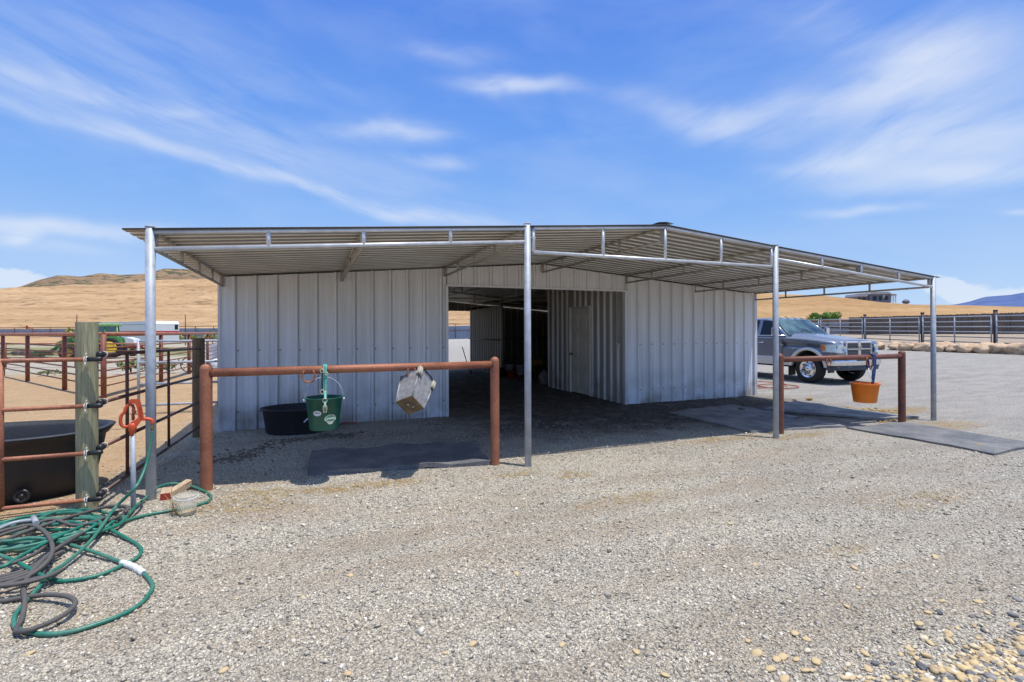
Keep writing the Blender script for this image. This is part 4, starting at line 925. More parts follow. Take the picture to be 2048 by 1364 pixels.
a_ = pl(Z2([(420, 240), (480, 205), (660, 205), (690, 240), (735, 400), (770, 620), (760, 660), (700, 720), (600, 850), (560, 890), (480, 860), (470, 790), (480, 720), (560, 710), (640, 640), (620, 440), (580, 330), (540, 310), (430, 300)]), .030); hd_ = a_.build('head', M_orange, o)
a_ = pl(Z2([(655, 330), (680, 330), (715, 600), (690, 600)]), .036); a_.build('raised_lettering', M_orange, hd_)
for k in range(8):
    x, y = 690 + k * 4, 380 + k * 26; a_.v = a_.v
a_ = MB()
for k in range(8): a_.box(hp(*Z2([(695 + k * 3.2, 385 + k * 28)])[0], -.019), (.010, .004, .003))
a_.build('lettering', M_orange, hd_)
a_ = MB(); a_.tube(smooth_path([hp(*q) for q in Z2([(500, 330), (420, 345), (360, 410), (330, 500), (265, 570), (240, 660), (245, 760), (290, 820), (350, 838), (430, 830)])], 4), .0095, 10, flat=1.3); a_.build('lever', M_orange, o)
a_ = MB(); a_.tube([hp(*q) for q in Z2([(500, 330), (540, 420), (530, 470), (560, 500), (520, 560), (530, 640), (515, 690)])], .009, 10, radii=[.012, .010, .014, .015, .010, .012, .007]); a_.build('linkage', mat('rusty_red_iron', (.28, .05, .025), .55, .2, bump=.3), o)
a_ = MB(); a_.tube([hp(305, 846), hp(304.5, 862)], .011, 12, radii=[.013, .010]); a_.build('coupling', mat('brass_fitting', (.32, .27, .14), .35, .9), o)
# --- hoses
ZM2 = lambda L__: [(x / 3.217, 940 + y / 3.217) for x, y in L__]
def gh(pxs, lift): return [G(*q) + Vector((0, 0, l)) for q, l in zip(pxs, lift if isinstance(lift, list) else [lift] * len(pxs))]
M_hose = mat('green_hose', (.012, .165, .115), .42, 0, .15, 3, c2=(.09, .21, .15), c2amt=.46, grain=.2, gs=60, bump=.1, bscale=200)
M_hoseg = mat('grey_rubber_hose', (.095, .088, .083), .7, 0, .2, 4, c2=(.05, .047, .047), c2amt=.4, bump=.3, bscale=150)
M_hosel = mat('pale_hose', (.36, .38, .42), .5)
r_h = .0115
def wob(pts, a=.004): return pts
# hose from the hydrant: drops in front, crosses the pile and makes the big near loop
S0 = hp(304.5, 862)
air = [S0, hp(302, 885, -.01), hp(294, 925, -.05), hp(281, 958, -.14), hp(268, 978, -.22)]
gr_ = gh(ZM2([(740, 330), (650, 440), (560, 530), (430, 630), (320, 720), (240, 800), (150, 880), (95, 960), (100, 1030), (180, 1060), (300, 1075), (450, 1060), (620, 1010), (780, 950), (900, 880), (975, 790), (975, 740), (925, 680)]),
         [.10, .075, .05, .035, .045, .03] + [.014] * 12)
pth = smooth_path(air + gr_, 8)
o = empty('garden_hose', hy + Vector((.03, -.1, 0)), 'green garden hose hanging from the hydrant spout and looping to a white taped joint', 'hose', 'garden hoses heaped by the hydrant')
a_ = MB(); a_.tube(pth, r_h, 10); a_.build('hose_length', M_hose, o)
gr2 = gh(ZM2([(925, 680), (860, 640), (780, 610), (640, 570), (450, 520), (330, 505), (230, 510), (60, 560), (-60, 610), (-200, 600)]), [.014, .016, .016, .03, .04, .05, .05, .05, .05, .03])
a_ = MB(); a_.tube(smooth_path(gr2, 8), r_h, 10); a_.build('hose_length', M_hose, o)
q = smooth_path(gr2[:3], 5); a_ = MB(); a_.tube(q, .019, 12, radii=[.016, .021, .018, .022, .018, .020, .018, .021, .018, .019, .016][:len(q)]); a_.build('taped_joint', mat('white_tape', (.74, .74, .72), .6, bump=.5, bscale=80), o)
o = empty('garden_hose', G(120, 1060), 'long green garden hose coiled in the heap with one loop round the clear bucket', 'hose', 'garden hoses heaped by the hydrant')
def hose(parent, pxs, lift, m=M_hose, r=r_h, k=8): a_ = MB(); a_.tube(smooth_path(gh(ZM2(pxs), lift), k), r, 10); return a_.build('hose_length', m, parent)
hose(o, [(560, 430), (640, 405), (700, 410), (800, 450), (880, 490), (910, 530), (880, 580), (820, 610), (700, 670), (560, 710), (400, 730), (290, 720), (200, 690), (100, 640), (0, 600), (-100, 560)], [.05, .05, .035, .02, .014, .014, .014, .014, .014, .014, .014, .03, .045, .05, .05, .05])
hose(o, [(690, 420), (760, 390), (820, 320), (870, 260), (900, 235), (960, 190), (1020, 145), (1120, 122), (1230, 125), (1320, 150), (1358, 180), (1335, 215), (1270, 235), (1120, 268), (960, 298), (820, 340), (740, 400), (600, 455), (450, 475), (300, 500), (100, 530), (-60, 560)],
     [.05, .04, .03, .03, .03, .04, .05, .05, .03, .014, .014, .014, .014, .014, .014, .02, .04, .055, .06, .06, .05, .05])
for i, (dx, dy, sx, sy, l) in enumerate(((0, 0, 1, 1, .014), (-30, 22, .94, .95, .03), (15, 45, .86, .8, .04), (-60, 70, .9, .75, .05), (30, 95, .72, .62, .06), (-90, 110, .8, .66, .03))):
    base = [(-420, 400), (-250, 350), (0, 352), (200, 312), (400, 290), (560, 286), (700, 300), (800, 330), (790, 362), (700, 400), (500, 440), (250, 470), (0, 500), (-250, 500), (-420, 470)]
    pts = [(x * sx + dx + random.uniform(-18, 18), (y - 350) * sy + 350 + dy + random.uniform(-9, 9)) for x, y in base]
    hose(o, pts, [l + random.uniform(0, .03) for _ in pts])
hose(o, [(-150, 640), (0, 690), (120, 640), (300, 545), (450, 470), (620, 380), (700, 350)], [.06, .06, .075, .08, .08, .06, .04])
hose(o, [(-100, 600), (60, 580), (240, 545), (380, 500), (500, 470)], [.07] * 5)
hose(o, [(230, 380), (330, 330), (450, 300), (560, 320), (600, 370)], [.06, .06, .05, .04, .03])
o = empty('garden_hose', G(60, 1120), 'grey brown rubber hose coiled over the green hose at the near left', 'hose', 'garden hoses heaped by the hydrant')
hose(o, [(-150, 520), (0, 475), (100, 452), (200, 440), (270, 470), (320, 530), (338, 600), (300, 670), (200, 730), (100, 770), (0, 800), (-150, 830)], [.06, .08, .085, .09, .09, .09, .08, .07, .05, .05, .05, .05], M_hoseg, .0125)
hose(o, [(-150, 850), (0, 860), (150, 845), (300, 850), (420, 870), (480, 900), (470, 940), (400, 990), (300, 1040), (200, 1080), (120, 1080), (105, 1050), (140, 980), (160, 880), (152, 790), (200, 720), (300, 620), (420, 540), (600, 430), (750, 350), (820, 290), (800, 265), (700, 275), (560, 330), (400, 390), (200, 460), (0, 545), (-120, 600)],
     [.014, .014, .02, .04, .05, .05, .045, .04, .04, .04, .03, .02, .02, .03, .04, .05, .06, .07, .07, .05, .04, .04, .05, .07, .08, .08, .08, .07], M_hoseg, .0125)
for k, (a, b_, c_, d_) in enumerate(((720, 690, 640, 560), (745, 715, 665, 590), (770, 740, 690, 610), (800, 790, 760, 740), (690, 650, 600, 520), (830, 815, 790, 755))):
    hose(o, [(-150, a + 15), (0, a), (120, b_), (230, c_), (330, d_), (400, d_ - 40)], [.03 + .008 * k] * 6, M_hoseg, .0115)
hose(o, [(-100, 560), (0, 500), (150, 450), (330, 400), (480, 430), (620, 400), (780, 300)], [.07, .08, .08, .09, .08, .08, .05], M_hoseg, .0115)
a_ = MB(); a_.tube(smooth_path(gh(ZM2([(-60, 500), (40, 450), (120, 425), (200, 415), (240, 410)]), .10), 5), .012, 10); a_.tube(gh(ZM2([(215, 400), (235, 440)]), .105), .018, 10); single(a_, 'hose_end', M_hosel, 'pale grey hose end with a coupling lying on top of the hose heap', 'hose', loc=G(60, 1070))
# wood offcuts and clear bucket
M_wb = wood_mat('pale_offcut', (.55, .42, .28), (.42, .31, .20), 1, 5)
M_red_end = mat('red_painted_wood', (.36, .035, .02), .6, 0, .1, 8)
def block(px, py, d, rz, label, rx=0, m=M_wb):
    p = G(px, py); b_ = MB().box((0, 0, d[2] / 2), d, (rx, 0, rz), bev=.003); o = b_.build('wood_block', m); o.location = p; tag(o, label, 'wood block', 'timber offcuts beside the canopy post')
    R_ = Euler((rx, 0, rz)).to_matrix(); c_ = R_ @ Vector((0, -d[1] / 2 - .001, 0)) + Vector((0, 0, d[2] / 2)); e = MB().box(c_, (d[0] * .97, .004, d[2] * .97), (rx, 0, rz)); e.build('painted_end', M_red_end, o, local=True); return o
block(333, 994, (.075, .20, .06), .15, 'short timber offcut with a red end nearest the canopy post')
block(357, 985, (.065, .30, .06), -.45, 'longer pale timber offcut with a red end propped behind the clear bucket', .12)
pcb = G(374, 1029); o = empty('clear_bucket', pcb, 'small clear plastic bucket with dried weeds inside the hose loop', 'bucket')
m = bpy.data.materials.new('clear_plastic'); t, N, L = nt(m); bs = N['Principled BSDF']; bs.inputs['Base Color'].default_value = (.78, .76, .68, 1); bs.inputs['Roughness'].default_value = .25; bs.inputs['Transmission Weight'].default_value = .55; bs.inputs['IOR'].default_value = 1.1; bs.inputs['Alpha'].default_value = .55
nn = N.new('ShaderNodeTexNoise'); nn.inputs['Scale'].default_value = 14; nn.inputs['Detail'].default_value = 6; mr_ = N.new('ShaderNodeMapRange'); mr_.inputs['From Min'].default_value = .35; mr_.inputs['From Max'].default_value = .65; mr_.inputs['To Min'].default_value = .3; mr_.inputs['To Max'].default_value = .8; L.new(nn.outputs['Fac'], mr_.inputs['Value']); L.new(mr_.outputs[0], bs.inputs['Alpha'])
a_ = MB(); a_.lathe([(0, 0), (.058, 0), (.062, .01), (.078, .15), (.084, .152), (.084, .163), (.079, .165)], (0, 0, 0), 26); a_.build('shell', m, o, local=True)
a_ = MB(); a_.lathe([(0, .035), (.06, .03), (.056, .006), (0, .004)], (0, 0, 0), 20); a_.build('sediment', mat('silt', (.40, .33, .2), .95, bump=.5), o, local=True)
a_ = MB(); a_.tube([Vector((math.cos(t) * .086, -.01 - math.sin(t) * .07, .155 - math.sin(t) * .02)) for t in [PI * k / 14 for k in range(15)]], .003, 6); a_.build('bail', M_white, o, local=True)
b_ = MB()
for i in range(26):
    a, r, h = random.uniform(0, 6.3), random.uniform(0, .10), random.uniform(.05, .2); q = Vector((-.06 + math.cos(a) * r * .5, math.sin(a) * r * .5, 0))
    b_.tube([q, q + Vector((random.uniform(-.04, .01), random.uniform(-.03, .03), h * .6)), q + Vector((random.uniform(-.09, .02), random.uniform(-.04, .04), h))], .0014, 4)
tag(b_.build('dry_weed', mat('dry_weed', (.42, .33, .15), .9)), 'wispy dry weed tuft growing against the clear bucket', 'weed'); bpy.data.objects['dry_weed'].location = pcb

# ------------------------------------------------------------------ grey tube gate and red pipe fence behind
Dg0 = AT(277, 700, 9.2); Dg1 = AT(437, 700, 9.62)
o = empty('tube_gate', (Dg0.x, Dg0.y, 0), 'galvanised five bar tube gate beyond the brown post left of the barn', 'gate')
dd = (Dg1 - Dg0); dd.z = 0; far = Dg1 + dd * .25
for y in (682.5, 725.5, 768.5, 811):
    z = AT(277, y, 9.2).z; a_ = MB(); a_.tube([(Dg0.x, Dg0.y, z), (far.x, far.y, z)], .022, 12); a_.build('bar', M_galv, o)
for q, r in ((Dg0, .024), (Dg1, .020)):
    a_ = MB(); a_.tube([(q.x, q.y, .06), (q.x, q.y, AT(277, 680, 9.2).z)], r, 12); a_.build('upright', M_galv if q is Dg0 else M_gated, o)
a_ = MB(); u = dd.normalized(); zA = AT(277, 725.5, 9.2).z; a_.add([(Dg0.x, Dg0.y, zA), (Dg0.x + u.x * .12, Dg0.y + u.y * .12, zA), (Dg0.x, Dg0.y, zA + .13)], [(0, 1, 2)]); a_.build('gusset', M_galv, o)
# corral fence
FC = B0(207, 11.55); FA = B0(55, 15.7); FB = B0(129, 13.3); F1 = B0(322, 15.2); F2 = B0(378, 18.2); F3 = B0(415, 22.5)
dl = (FA - FC); dl.z = 0; dl = dl / dl.length; FA2 = FC + dl * 10.6; FA3 = FC + dl * 14; F4 = F3 + (F3 - F2) * 1.0
M_fence = M_rust
def pipe_fence(pts, posts_, label, nrail=6, ztop=1.47, rt=.052, name='pipe_fence'):
    p0 = pts[0]; o = empty(name, (p0.x, p0.y, 0), label, 'fence', 'red pipe corral fences')
    a_ = MB(); a_.tube([(q.x, q.y, ztop) for q in pts], rt, 14); a_.build('top_rail', M_fence, o)
    for k in range(nrail):
        z = .28 + k * (ztop - .42) / nrail
        a_ = MB(); a_.tube([(q.x, q.y, z) for q in pts], .019, 8); a_.build('rail', M_rustf, o)
    for q in posts_:
        a_ = MB(); a_.tube([(q.x, q.y, -.1), (q.x, q.y, ztop)], .055, 14); a_.build('post', M_rustf, o)
    return o
fl_ = pipe_fence([FC, FB, FA, FA2, FA3], [FC, FB, FA, FA2], 'red pipe corral fence running back left from its near corner post')
pipe_fence([FC, F1, F2, F3, F4], [F1, F2, F3], 'red pipe corral fence running back beside the barn wall')
pipe_fence([B0(-260, 22.5), B0(120, 22), B0(300, 21.5)], [B0(-100, 22.3), B0(10, 22.1), B0(152, 21.9), B0(292, 21.5)], 'low thin red pipe fence along the road behind the corral', nrail=4, ztop=1.04, rt=.035)
# weeds
def leaf_mat(name, a, b_):
    m = bpy.data.materials.new(name); t, N, L = nt(m); bs = N['Principled BSDF']; bs.inputs['Roughness'].default_value = .6
    at = N.new('ShaderNodeAttribute'); at.attribute_name = 'rnd'; r = N.new('ShaderNodeValToRGB'); r.color_ramp.elements[0].color = a + (1,); r.color_ramp.elements[1].color = b_ + (1,); L.new(at.outputs['Fac'], r.inputs[0]); L.new(r.outputs[0], bs.inputs['Base Color'])
    return m
M_leaf = leaf_mat('leaf_green', (.03, .075, .012), (.19, .33, .045)); M_leafy = leaf_mat('leaf_yellow_green', (.12, .15, .03), (.38, .36, .08)); M_weed = leaf_mat('weed_green', (.07, .10, .03), (.26, .30, .10)); M_bush = leaf_mat('shrub_blue_green', (.02, .035, .025), (.06, .09, .06))
def leaves(name, c, rx, ry, rz, n, size, m, parent=None, clumps=9, seed=0):
    rr = np.random.default_rng(seed + 11); cs = rr.normal(0, .42, (clumps, 3)); cs[:, 2] = np.abs(cs[:, 2]) * .9 - .1
    V = []; Fc = []; A = []
    for i in range(n):
        k = rr.integers(clumps); d = rr.normal(0, 1, 3); d /= np.linalg.norm(d); p = cs[k] + d * (.22 + .2 * rr.random()) * (.6 + .5 * ((k * 37) % 7) / 7)
        p = np.array(c) + p * (rx, ry, rz); a = rr.normal(0, 1, 3); a /= np.linalg.norm(a); b2 = np.cross(a, rr.normal(0, 1, 3)); b2 /= np.linalg.norm(b2); s_ = size * rr.uniform(.6, 1.4)
        o_ = len(V); V += [tuple(p - a * s_), tuple(p + b2 * s_ * .5), tuple(p + a * s_), tuple(p - b2 * s_ * .5)]; Fc.append((o_, o_ + 1, o_ + 2, o_ + 3)); v = float(np.clip(.5 + .35 * d[2] + rr.normal(0, .18), 0, 1)); A += [v] * 4  # upper leaves of each clump lighter, top light painted into the tone
    b_ = MB(); b_.v = V; b_.f = Fc; b_.sm = [False] * len(Fc); o = b_.build(name, m, parent); at = o.data.attributes.new('rnd', 'FLOAT', 'POINT'); at.data.foreach_set('value', A); return o
def plant(name, px, py, w, h, n, size, m, label, cat='weed', group=None, depth=None, stem=True, seed=0, base=None):
    p = base or (G(px, py) if depth is None else B0(px, depth)); o = empty(name, p, label, cat, group)
    leaves('crown' if h > 1 else 'foliage', (p.x, p.y, p.z + h * .5), w, w, h * .62, n, size, m, o, seed=seed, clumps=24 if n > 3000 else 9)
    b_ = MB(); rr = random.Random(seed)
    for k in range(5): b_.tube([p, p + Vector((rr.uniform(-.1, .1) * w, rr.uniform(-.1, .1) * w, h * .4)), p + Vector((rr.uniform(-.5, .5) * w, rr.uniform(-.5, .5) * w, h * .85))], 1, 6, radii=[h * .03, h * .022, h * .006])
    b_.build('trunk' if h > 1 else 'stem', mat('bark', (.10, .075, .05), .9, bump=.5), o); return o
plant('weed_bush', 262, 752, .45, .62, 520, .05, M_weed, 'leafy green weed clump behind the corral corner post', group='weeds along the road edge', seed=1, depth=18.3)
plant('weed_bush', 322, 753, .42, .38, 300, .045, M_weed, 'low weed tuft at the foot of the second fence post', group='weeds along the road edge', seed=2, depth=18.6)
plant('weed_bush', 385, 752, .45, .5, 300, .045, M_weed, 'weed tuft beside the iron wheel by the barn', group='weeds along the road edge', seed=3, depth=18.8)
plant('weed_bush', 95, 758, .3, .22, 160, .04, M_weed, 'small weed tuft left of the greenish post beyond the fence', group='weeds along the road edge', seed=4, depth=17.6)
plant('weed_bush', 297, 752, .3, .3, 180, .04, M_weed, 'thin weed tuft between the two nearest fence posts', group='weeds along the road edge', seed=5, depth=18.2)
# iron wheel, white boxes beyond
p = B0(377, 19.4); o = empty('iron_wheel', p, 'thin iron wagon wheel leaning among the weeds', 'wheel')
a_ = MB(); a_.tube([Vector((math.cos(t) * .26, 0, .27 + math.sin(t) * .27)) for t in [2 * PI * k / 28 for k in range(28)]], .02, 8, closed=True); a_.build('rim', M_rustd, o, local=True)
for k in range(4): a_ = MB(); t = PI * k / 4; a_.tube([(math.cos(t) * .25, 0, .27 + math.sin(t) * .26), (-math.cos(t) * .25, 0, .27 - math.sin(t) * .26)], .009, 6); a_.build('spoke', M_rustd, o, local=True)
def white_box(px, d, w, h, label, name='beehive_box', m=None):
    p = B0(px, d); o = empty(name, p, label, 'box', rz=-YAW); a_ = MB(); a_.box((0, 0, h / 2), (w, w, h), bev=.02); a_.build('body', m or M_white, o, local=True); a_ = MB(); a_.box((0, 0, h + .03), (w * 1.1, w * 1.1, .06), bev=.01); a_.build('lid', m or M_white, o, local=True)
    return o
white_box(421, 28, .5, .85, 'taller pale box standing on the road beyond the gate', 'pale_box'); white_box(428, 26, .45, .7, 'pale box nearest the barn wall beyond the gate', 'pale_box')
p = B0(432, 20.5); a_ = MB(); a_.lathe([(0, 0), (.16, .0), (.2, .15), (.19, .32), (.1, .42), (0, .44)], (0, 0, 0), 20); o = a_.build('white_drum', M_white); o.location = p; tag(o, 'rounded white drum on the ground beyond the gate by the barn wall', 'drum')

# ------------------------------------------------------------------ far left: tractor, trailer, metal fence, grass
M_tgreen = mat('tractor_green', (.06, .26, .06), .35, 0, .1, 4); M_tyel = mat('tractor_yellow', (.75, .50, .02), .4)
M_tyre = mat('tyre_rubber', (.02, .02, .021), .85, 0, .3, 6, bump=.4, bscale=30)
def wheel(parent, c, R, w, m_rim, rr=.6, n=30, axis='y', holes=0, dish=.3, rname='rim'):
    Rm = Matrix.Rotation(PI / 2, 3, 'X') if axis == 'y' else Matrix.Rotation(PI / 2, 3, 'Y')
    a_ = MB(); h = w / 2; a_.lathe([(R * rr, -h * .85), (R * (rr + .1), -h), (R * .9, -h), (R * .975, -h * .82), (R, -h * .5), (R, h * .5), (R * .975, h * .82), (R * .9, h), (R * (rr + .1), h), (R * rr, h * .85)], c, n, Rm)
    ty = a_.build('wheel', M_tyre, parent, local=True)
    return ty
tw_ = B0(222, 30); rz_ = math.radians(190); tp = tw_ + Vector((math.cos(rz_), math.sin(rz_), 0)) * .62; o = empty('tractor', tp, 'small green and yellow tractor with a glazed cab parked beyond the corral', 'tractor', rz=rz_)
# local: x forward
a_ = MB(); a_.prism([(.15, .62), (1.75, .62), (1.82, .95), (1.55, 1.10), (.15, 1.18)], (-.32, .32)); a_.build('hood', M_tgreen, o, local=True)
a_ = MB(); a_.box((1.80, 0, .82), (.06, .5, .3), bev=.02); a_.build('grille', M_black, o, local=True)
a_ = MB(); a_.box((-.1, 0, .5), (2.6, .4, .3)); a_.build('chassis', M_black, o, local=True)
a_ = MB(); a_.prism([(-.95, .75), (.12, .75), (.20, 1.2), (.05, 1.88), (-.9, 1.88), (-1.0, 1.2)], (-.55, .55)); cab = a_.build('cab', mat('tractor_glass', (.06, .16, .17), .08, 0, .1, 2, coat=.4), o, local=True)
for x, x2 in ((.17, .05), (-.4, -.42), (-1.0, -.9)):
    for s_ in (-1, 1): a_ = MB(); a_.tube([(x, s_ * .57, .8), (x, s_ * .57, 1.2), (x2, s_ * .57, 1.9)], .035, 8); a_.build('pillar', M_tgreen, cab, local=True)
a_ = MB(); a_.box((-.42, 0, 1.98), (1.35, 1.3, .16), bev=.05); a_.build('cab_roof', mat('tractor_roof_green', (.22, .42, .14), .4), o, local=True)
for s_ in (-1, 1):
    a_ = MB(); a_.prism([(-1.25, .75), (-1.2, 1.15), (-.85, 1.38), (-.35, 1.38), (-.05, 1.1), (0, .8), (-.15, .8), (-.35, 1.2), (-.85, 1.2), (-1.1, .8)], (s_ * .55, s_ * .9)); a_.build('fender', M_tgreen, o, local=True)
    wh = wheel(o, (-.62, s_ * .75, .62), .62, .36, M_tyel); a_ = MB(); a_.lathe([(0, -.17), (.3, -.14), (.38, -.17), (.38, .17), (.3, .14), (0, .17)], (-.62, s_ * .75, .62), 24, Matrix.Rotation(PI / 2, 3, 'X')); a_.build('hub', M_tyel, wh, local=True)
    wh = wheel(o, (1.25, s_ * .62, .40), .40, .26, M_tyel); a_ = MB(); a_.lathe([(0, -.12), (.2, -.10), (.25, -.13), (.25, .13), (.2, .10), (0, .12)], (1.25, s_ * .62, .40), 24, Matrix.Rotation(PI / 2, 3, 'X')); a_.build('hub', mat('dull_yellow', (.30, .22, .03), .6), wh, local=True)
a_ = MB(); a_.tube([(1.0, .35, .9), (1.2, .4, 1.25), (1.9, .42, .6), (2.5, .42, .25)], .05, 8); a_.tube([(1.0, -.35, .9), (1.2, -.4, 1.25), (1.9, -.42, .6), (2.5, -.42, .25)], .05, 8); a_.prism([(2.45, .05), (2.95, .02), (2.6, .55), (2.45, .5)], (-.7, .7)); a_.build('front_loader', mat('dark_loader_green', (.03, .10, .035), .5), o, local=True)  # loader in a darker green than the hood
# trailer
T0, T1 = B0(152, 57), B0(303, 46); dT = (T1 - T0); dT.z = 0; LT = dT.length; o = empty('stock_trailer', (T0.x, T0.y, 0), 'long white gooseneck trailer with a red stripe behind the tractor', 'trailer', rz=math.atan2(dT.y, dT.x))
H1 = AT(303, 641, 46).z; zb = .55
a_ = MB(); a_.prism([(LT, zb), (LT, H1 - .28), (LT - .25, H1 - .03), (.6, H1 - .0), (.0, H1 - .35), (0, 1.5), (1.9, 1.45), (1.95, zb)], (-0, 2.3)); bd = a_.build('body', mat('trailer_white', (.74, .75, .77), .35, 0, .05, 2), o, local=True)
a_ = MB(); a_.box((LT + .012, 1.15, 1.62), (.02, 2.25, .12)); a_.build('red_stripe', mat('stripe_red', (.5, .03, .04), .4), bd, local=True)
a_ = MB(); a_.box((LT + .012, 2.05, 2.05), (.02, .28, .45), bev=.008); a_.build('window', M_glass, bd, local=True)
a_ = MB(); a_.box((LT / 2 + 1, -.012, 1.62), (LT - 2.2, .02, .12)); a_.build('red_stripe', mat('stripe_red', (.5, .03, .04), .4), bd, local=True)
a_ = MB(); a_.box((LT / 2 + .5, -.02, H1 - .32), (LT - 1.2, .03, .05)); a_.build('gutter', mat('trailer_seam', (.4, .4, .44), .5), bd, local=True)
a_ = MB(); a_.box((LT - .35, -.02, 2.08), (.28, .03, .5), bev=.01); a_.build('window', M_glass, bd, local=True)
for x in (3.2, 4.4): a_ = MB(); a_.box((x, .6, H1 + .03), (.06, .7, .12)); a_.build('roof_vent', M_black, bd, local=True)
for x in (LT * .5, LT * .5 + .95): wheel(o, (x, .18, .4), .4, .24, M_chrome); 
a_ = MB(); a_.prism([(LT * .5 - .55, .75), (LT * .5 - .4, .95), (LT * .5 + 1.3, .95), (LT * .5 + 1.5, .75)], (-.05, .3)); a_.build('fender', M_black, o, local=True)
a_ = MB(); a_.box((.5, 1.1, .8), (.12, .12, 1.4)); a_.box((.5, 1.1, .1), (.3, .3, .05)); a_.build('landing_leg', M_black, o, local=True)
for i, (px, d, w, h, m_, lab) in enumerate(((298, 40, 1.1, .75, mat('red_machine', (.4, .03, .03), .5), 'low red implement with a white hood parked beside the tractor'),)):
    p = B0(255, 33); o = empty('farm_implement', p, lab, 'implement', rz=-YAW)
    a_ = MB(); a_.box((.1, 0, .62), (1.5, .6, .22), bev=.05); a_.build('frame', m_, o, local=True); a_ = MB(); a_.prism([(-.5, .75), (.7, .75), (.6, 1.1), (.1, 1.22), (-.4, 1.05)], (-.3, .3)); a_.build('hood', M_white, o, local=True)
    for x in (-.4, .6): wheel(o, (x, -.35, .25), .25, .14, M_chrome)
# far metal fence, in panels
M_metal = mat('blue_grey_sheet_fence', (.23, .28, .37), .5, .1, .12, 1.2)
def sheet_fence(A, B_, h, label, m, n, name='sheet_fence', rail=True, cat='fence', group=None, z0=None, period=.3):
    o = empty(name, (A.x, A.y, A.z), label, cat, group); d = (B_ - A); L_ = d.length; vs = []; K = int(L_ / period)
    for i in range(K * 2 + 1):
        t = i / (K * 2); q = A.lerp(B_, t); nrm = Vector((-d.y, d.x, 0)).normalized() * (.03 if i % 2 else 0)
        zz = g(q.x, q.y)
        vs += [(q.x + nrm.x, q.y + nrm.y, zz), (q.x + nrm.x, q.y + nrm.y, zz + h)]
    a_ = MB(); a_.add(vs, [(2 * i, 2 * i + 2, 2 * i + 3, 2 * i + 1) for i in range(K * 2)]); a_.build('sheet_panels', m, o)
    nrm = Vector((d.y, -d.x, 0)).normalized(); 
    if nrm.dot(Vector((-A.x, -A.y, 0))) < 0: nrm = -nrm
    if rail:
        for f in (1.0, .5):
            a_ = MB(); a_.tube([(A + nrm * .1) + Vector((0, 0, h * f)), (B_ + nrm * .1) + Vector((0, 0, h * f + g(B_.x, B_.y) - B_.z))], .06, 8); a_.build('rail', M_rustd, o)
        for k in range(n + 1):
            q = A.lerp(B_, k / n) + nrm * .1; a_ = MB(); a_.tube([(q.x, q.y, q.z - .1), (q.x, q.y, q.z + h + .03)], .06, 8); a_.build('post', M_rustd, o)
    return o
sheet_fence(B0(-500, 92), B0(1100, 88), AT(400, 656.5, 90).z, 'long blue grey corrugated metal fence across the foot of the dry hill', M_metal, 44)
p = B0(66, 96); o = empty('hay_rake', p, 'orange farm implement poking above the far metal fence at the left', 'implement', rz=-YAW)
a_ = MB(); a_.tube([(-1.1, 0, 1.9), (-1.2, 0, 3.0), (-.9, 0, 2.8), (-.6, 0, 2.4), (.6, 0, 2.2)], .14, 8); a_.build('arm', mat('orange_machine', (.5, .10, .03), .5), o, local=True)
a_ = MB(); a_.box((.1, 0, 1.4), (2.6, 1.5, 1.7), bev=.1); a_.build('body', M_galvd, o, local=True)
for px, d, h, lab in ((371, 60, 2.9, 'thin dark pole right of the white trailer'), (154, 56, 2.9, 'thin dark pole at the nose of the white trailer')):
    p = B0(px, d); a_ = MB().tube([p, p + Vector((0, 0, AT(px, 629, d).z))], .05, 8); a_.box(p + Vector((0, 0, 1.5)), (.16, .1, .3)); single(a_, 'pole', M_rustd, lab, 'pole', 'thin poles in front of the far fence', loc=p)
plant('yellow_shrub', 140, 672, 1.2, 2.0, 700, .13, M_leafy, 'yellow green shrub in front of the far fence left of the tractor', 'shrub', 'shrubs along the far metal fence', depth=62, seed=8)
for i, px in enumerate((330, 345, 352, 385, 425)): plant('yellow_shrub', px, 672, 1.5, 1.3 + .2 * (i % 3), 420, .13, M_leafy, 'low yellow green shrub by the far fence, %s' % ['just right of the canopy post', 'below the rear corner of the trailer', 'under the end of the trailer', 'right of the thin pole', 'nearest the barn'][i], 'shrub', 'shrubs along the far metal fence', depth=70, seed=20 + i)
M_rock = mat('tan_sandstone', (.55, .40, .26), .85, 0, .15, 4, c2=(.40, .235, .14), c2amt=.42, bump=.7, bscale=9, grain=.25, gs=20)
M_rockd = mat('dark_rock', (.12, .10, .09), .9, 0, .2, 5, bump=.6)
# stones edging the road, left
protos = []
for i, px in enumerate((36, 52, 66, 80, 95)):
    p = B0(px, 34.5); 
    b_ = MB().blob((0, 0, .12), .26, i + 40, .5, 3, (1.3, .9, .85)); o = b_.build('edging_stone', M_rockd); o.location = p; tag(o, 'dark stone edging the grass strip beyond the road, %s' % ['leftmost of five', 'second from the left', 'middle of five', 'fourth from the left', 'rightmost of five, near the fence post'][i], 'rock', 'dark stones edging the grass strip')
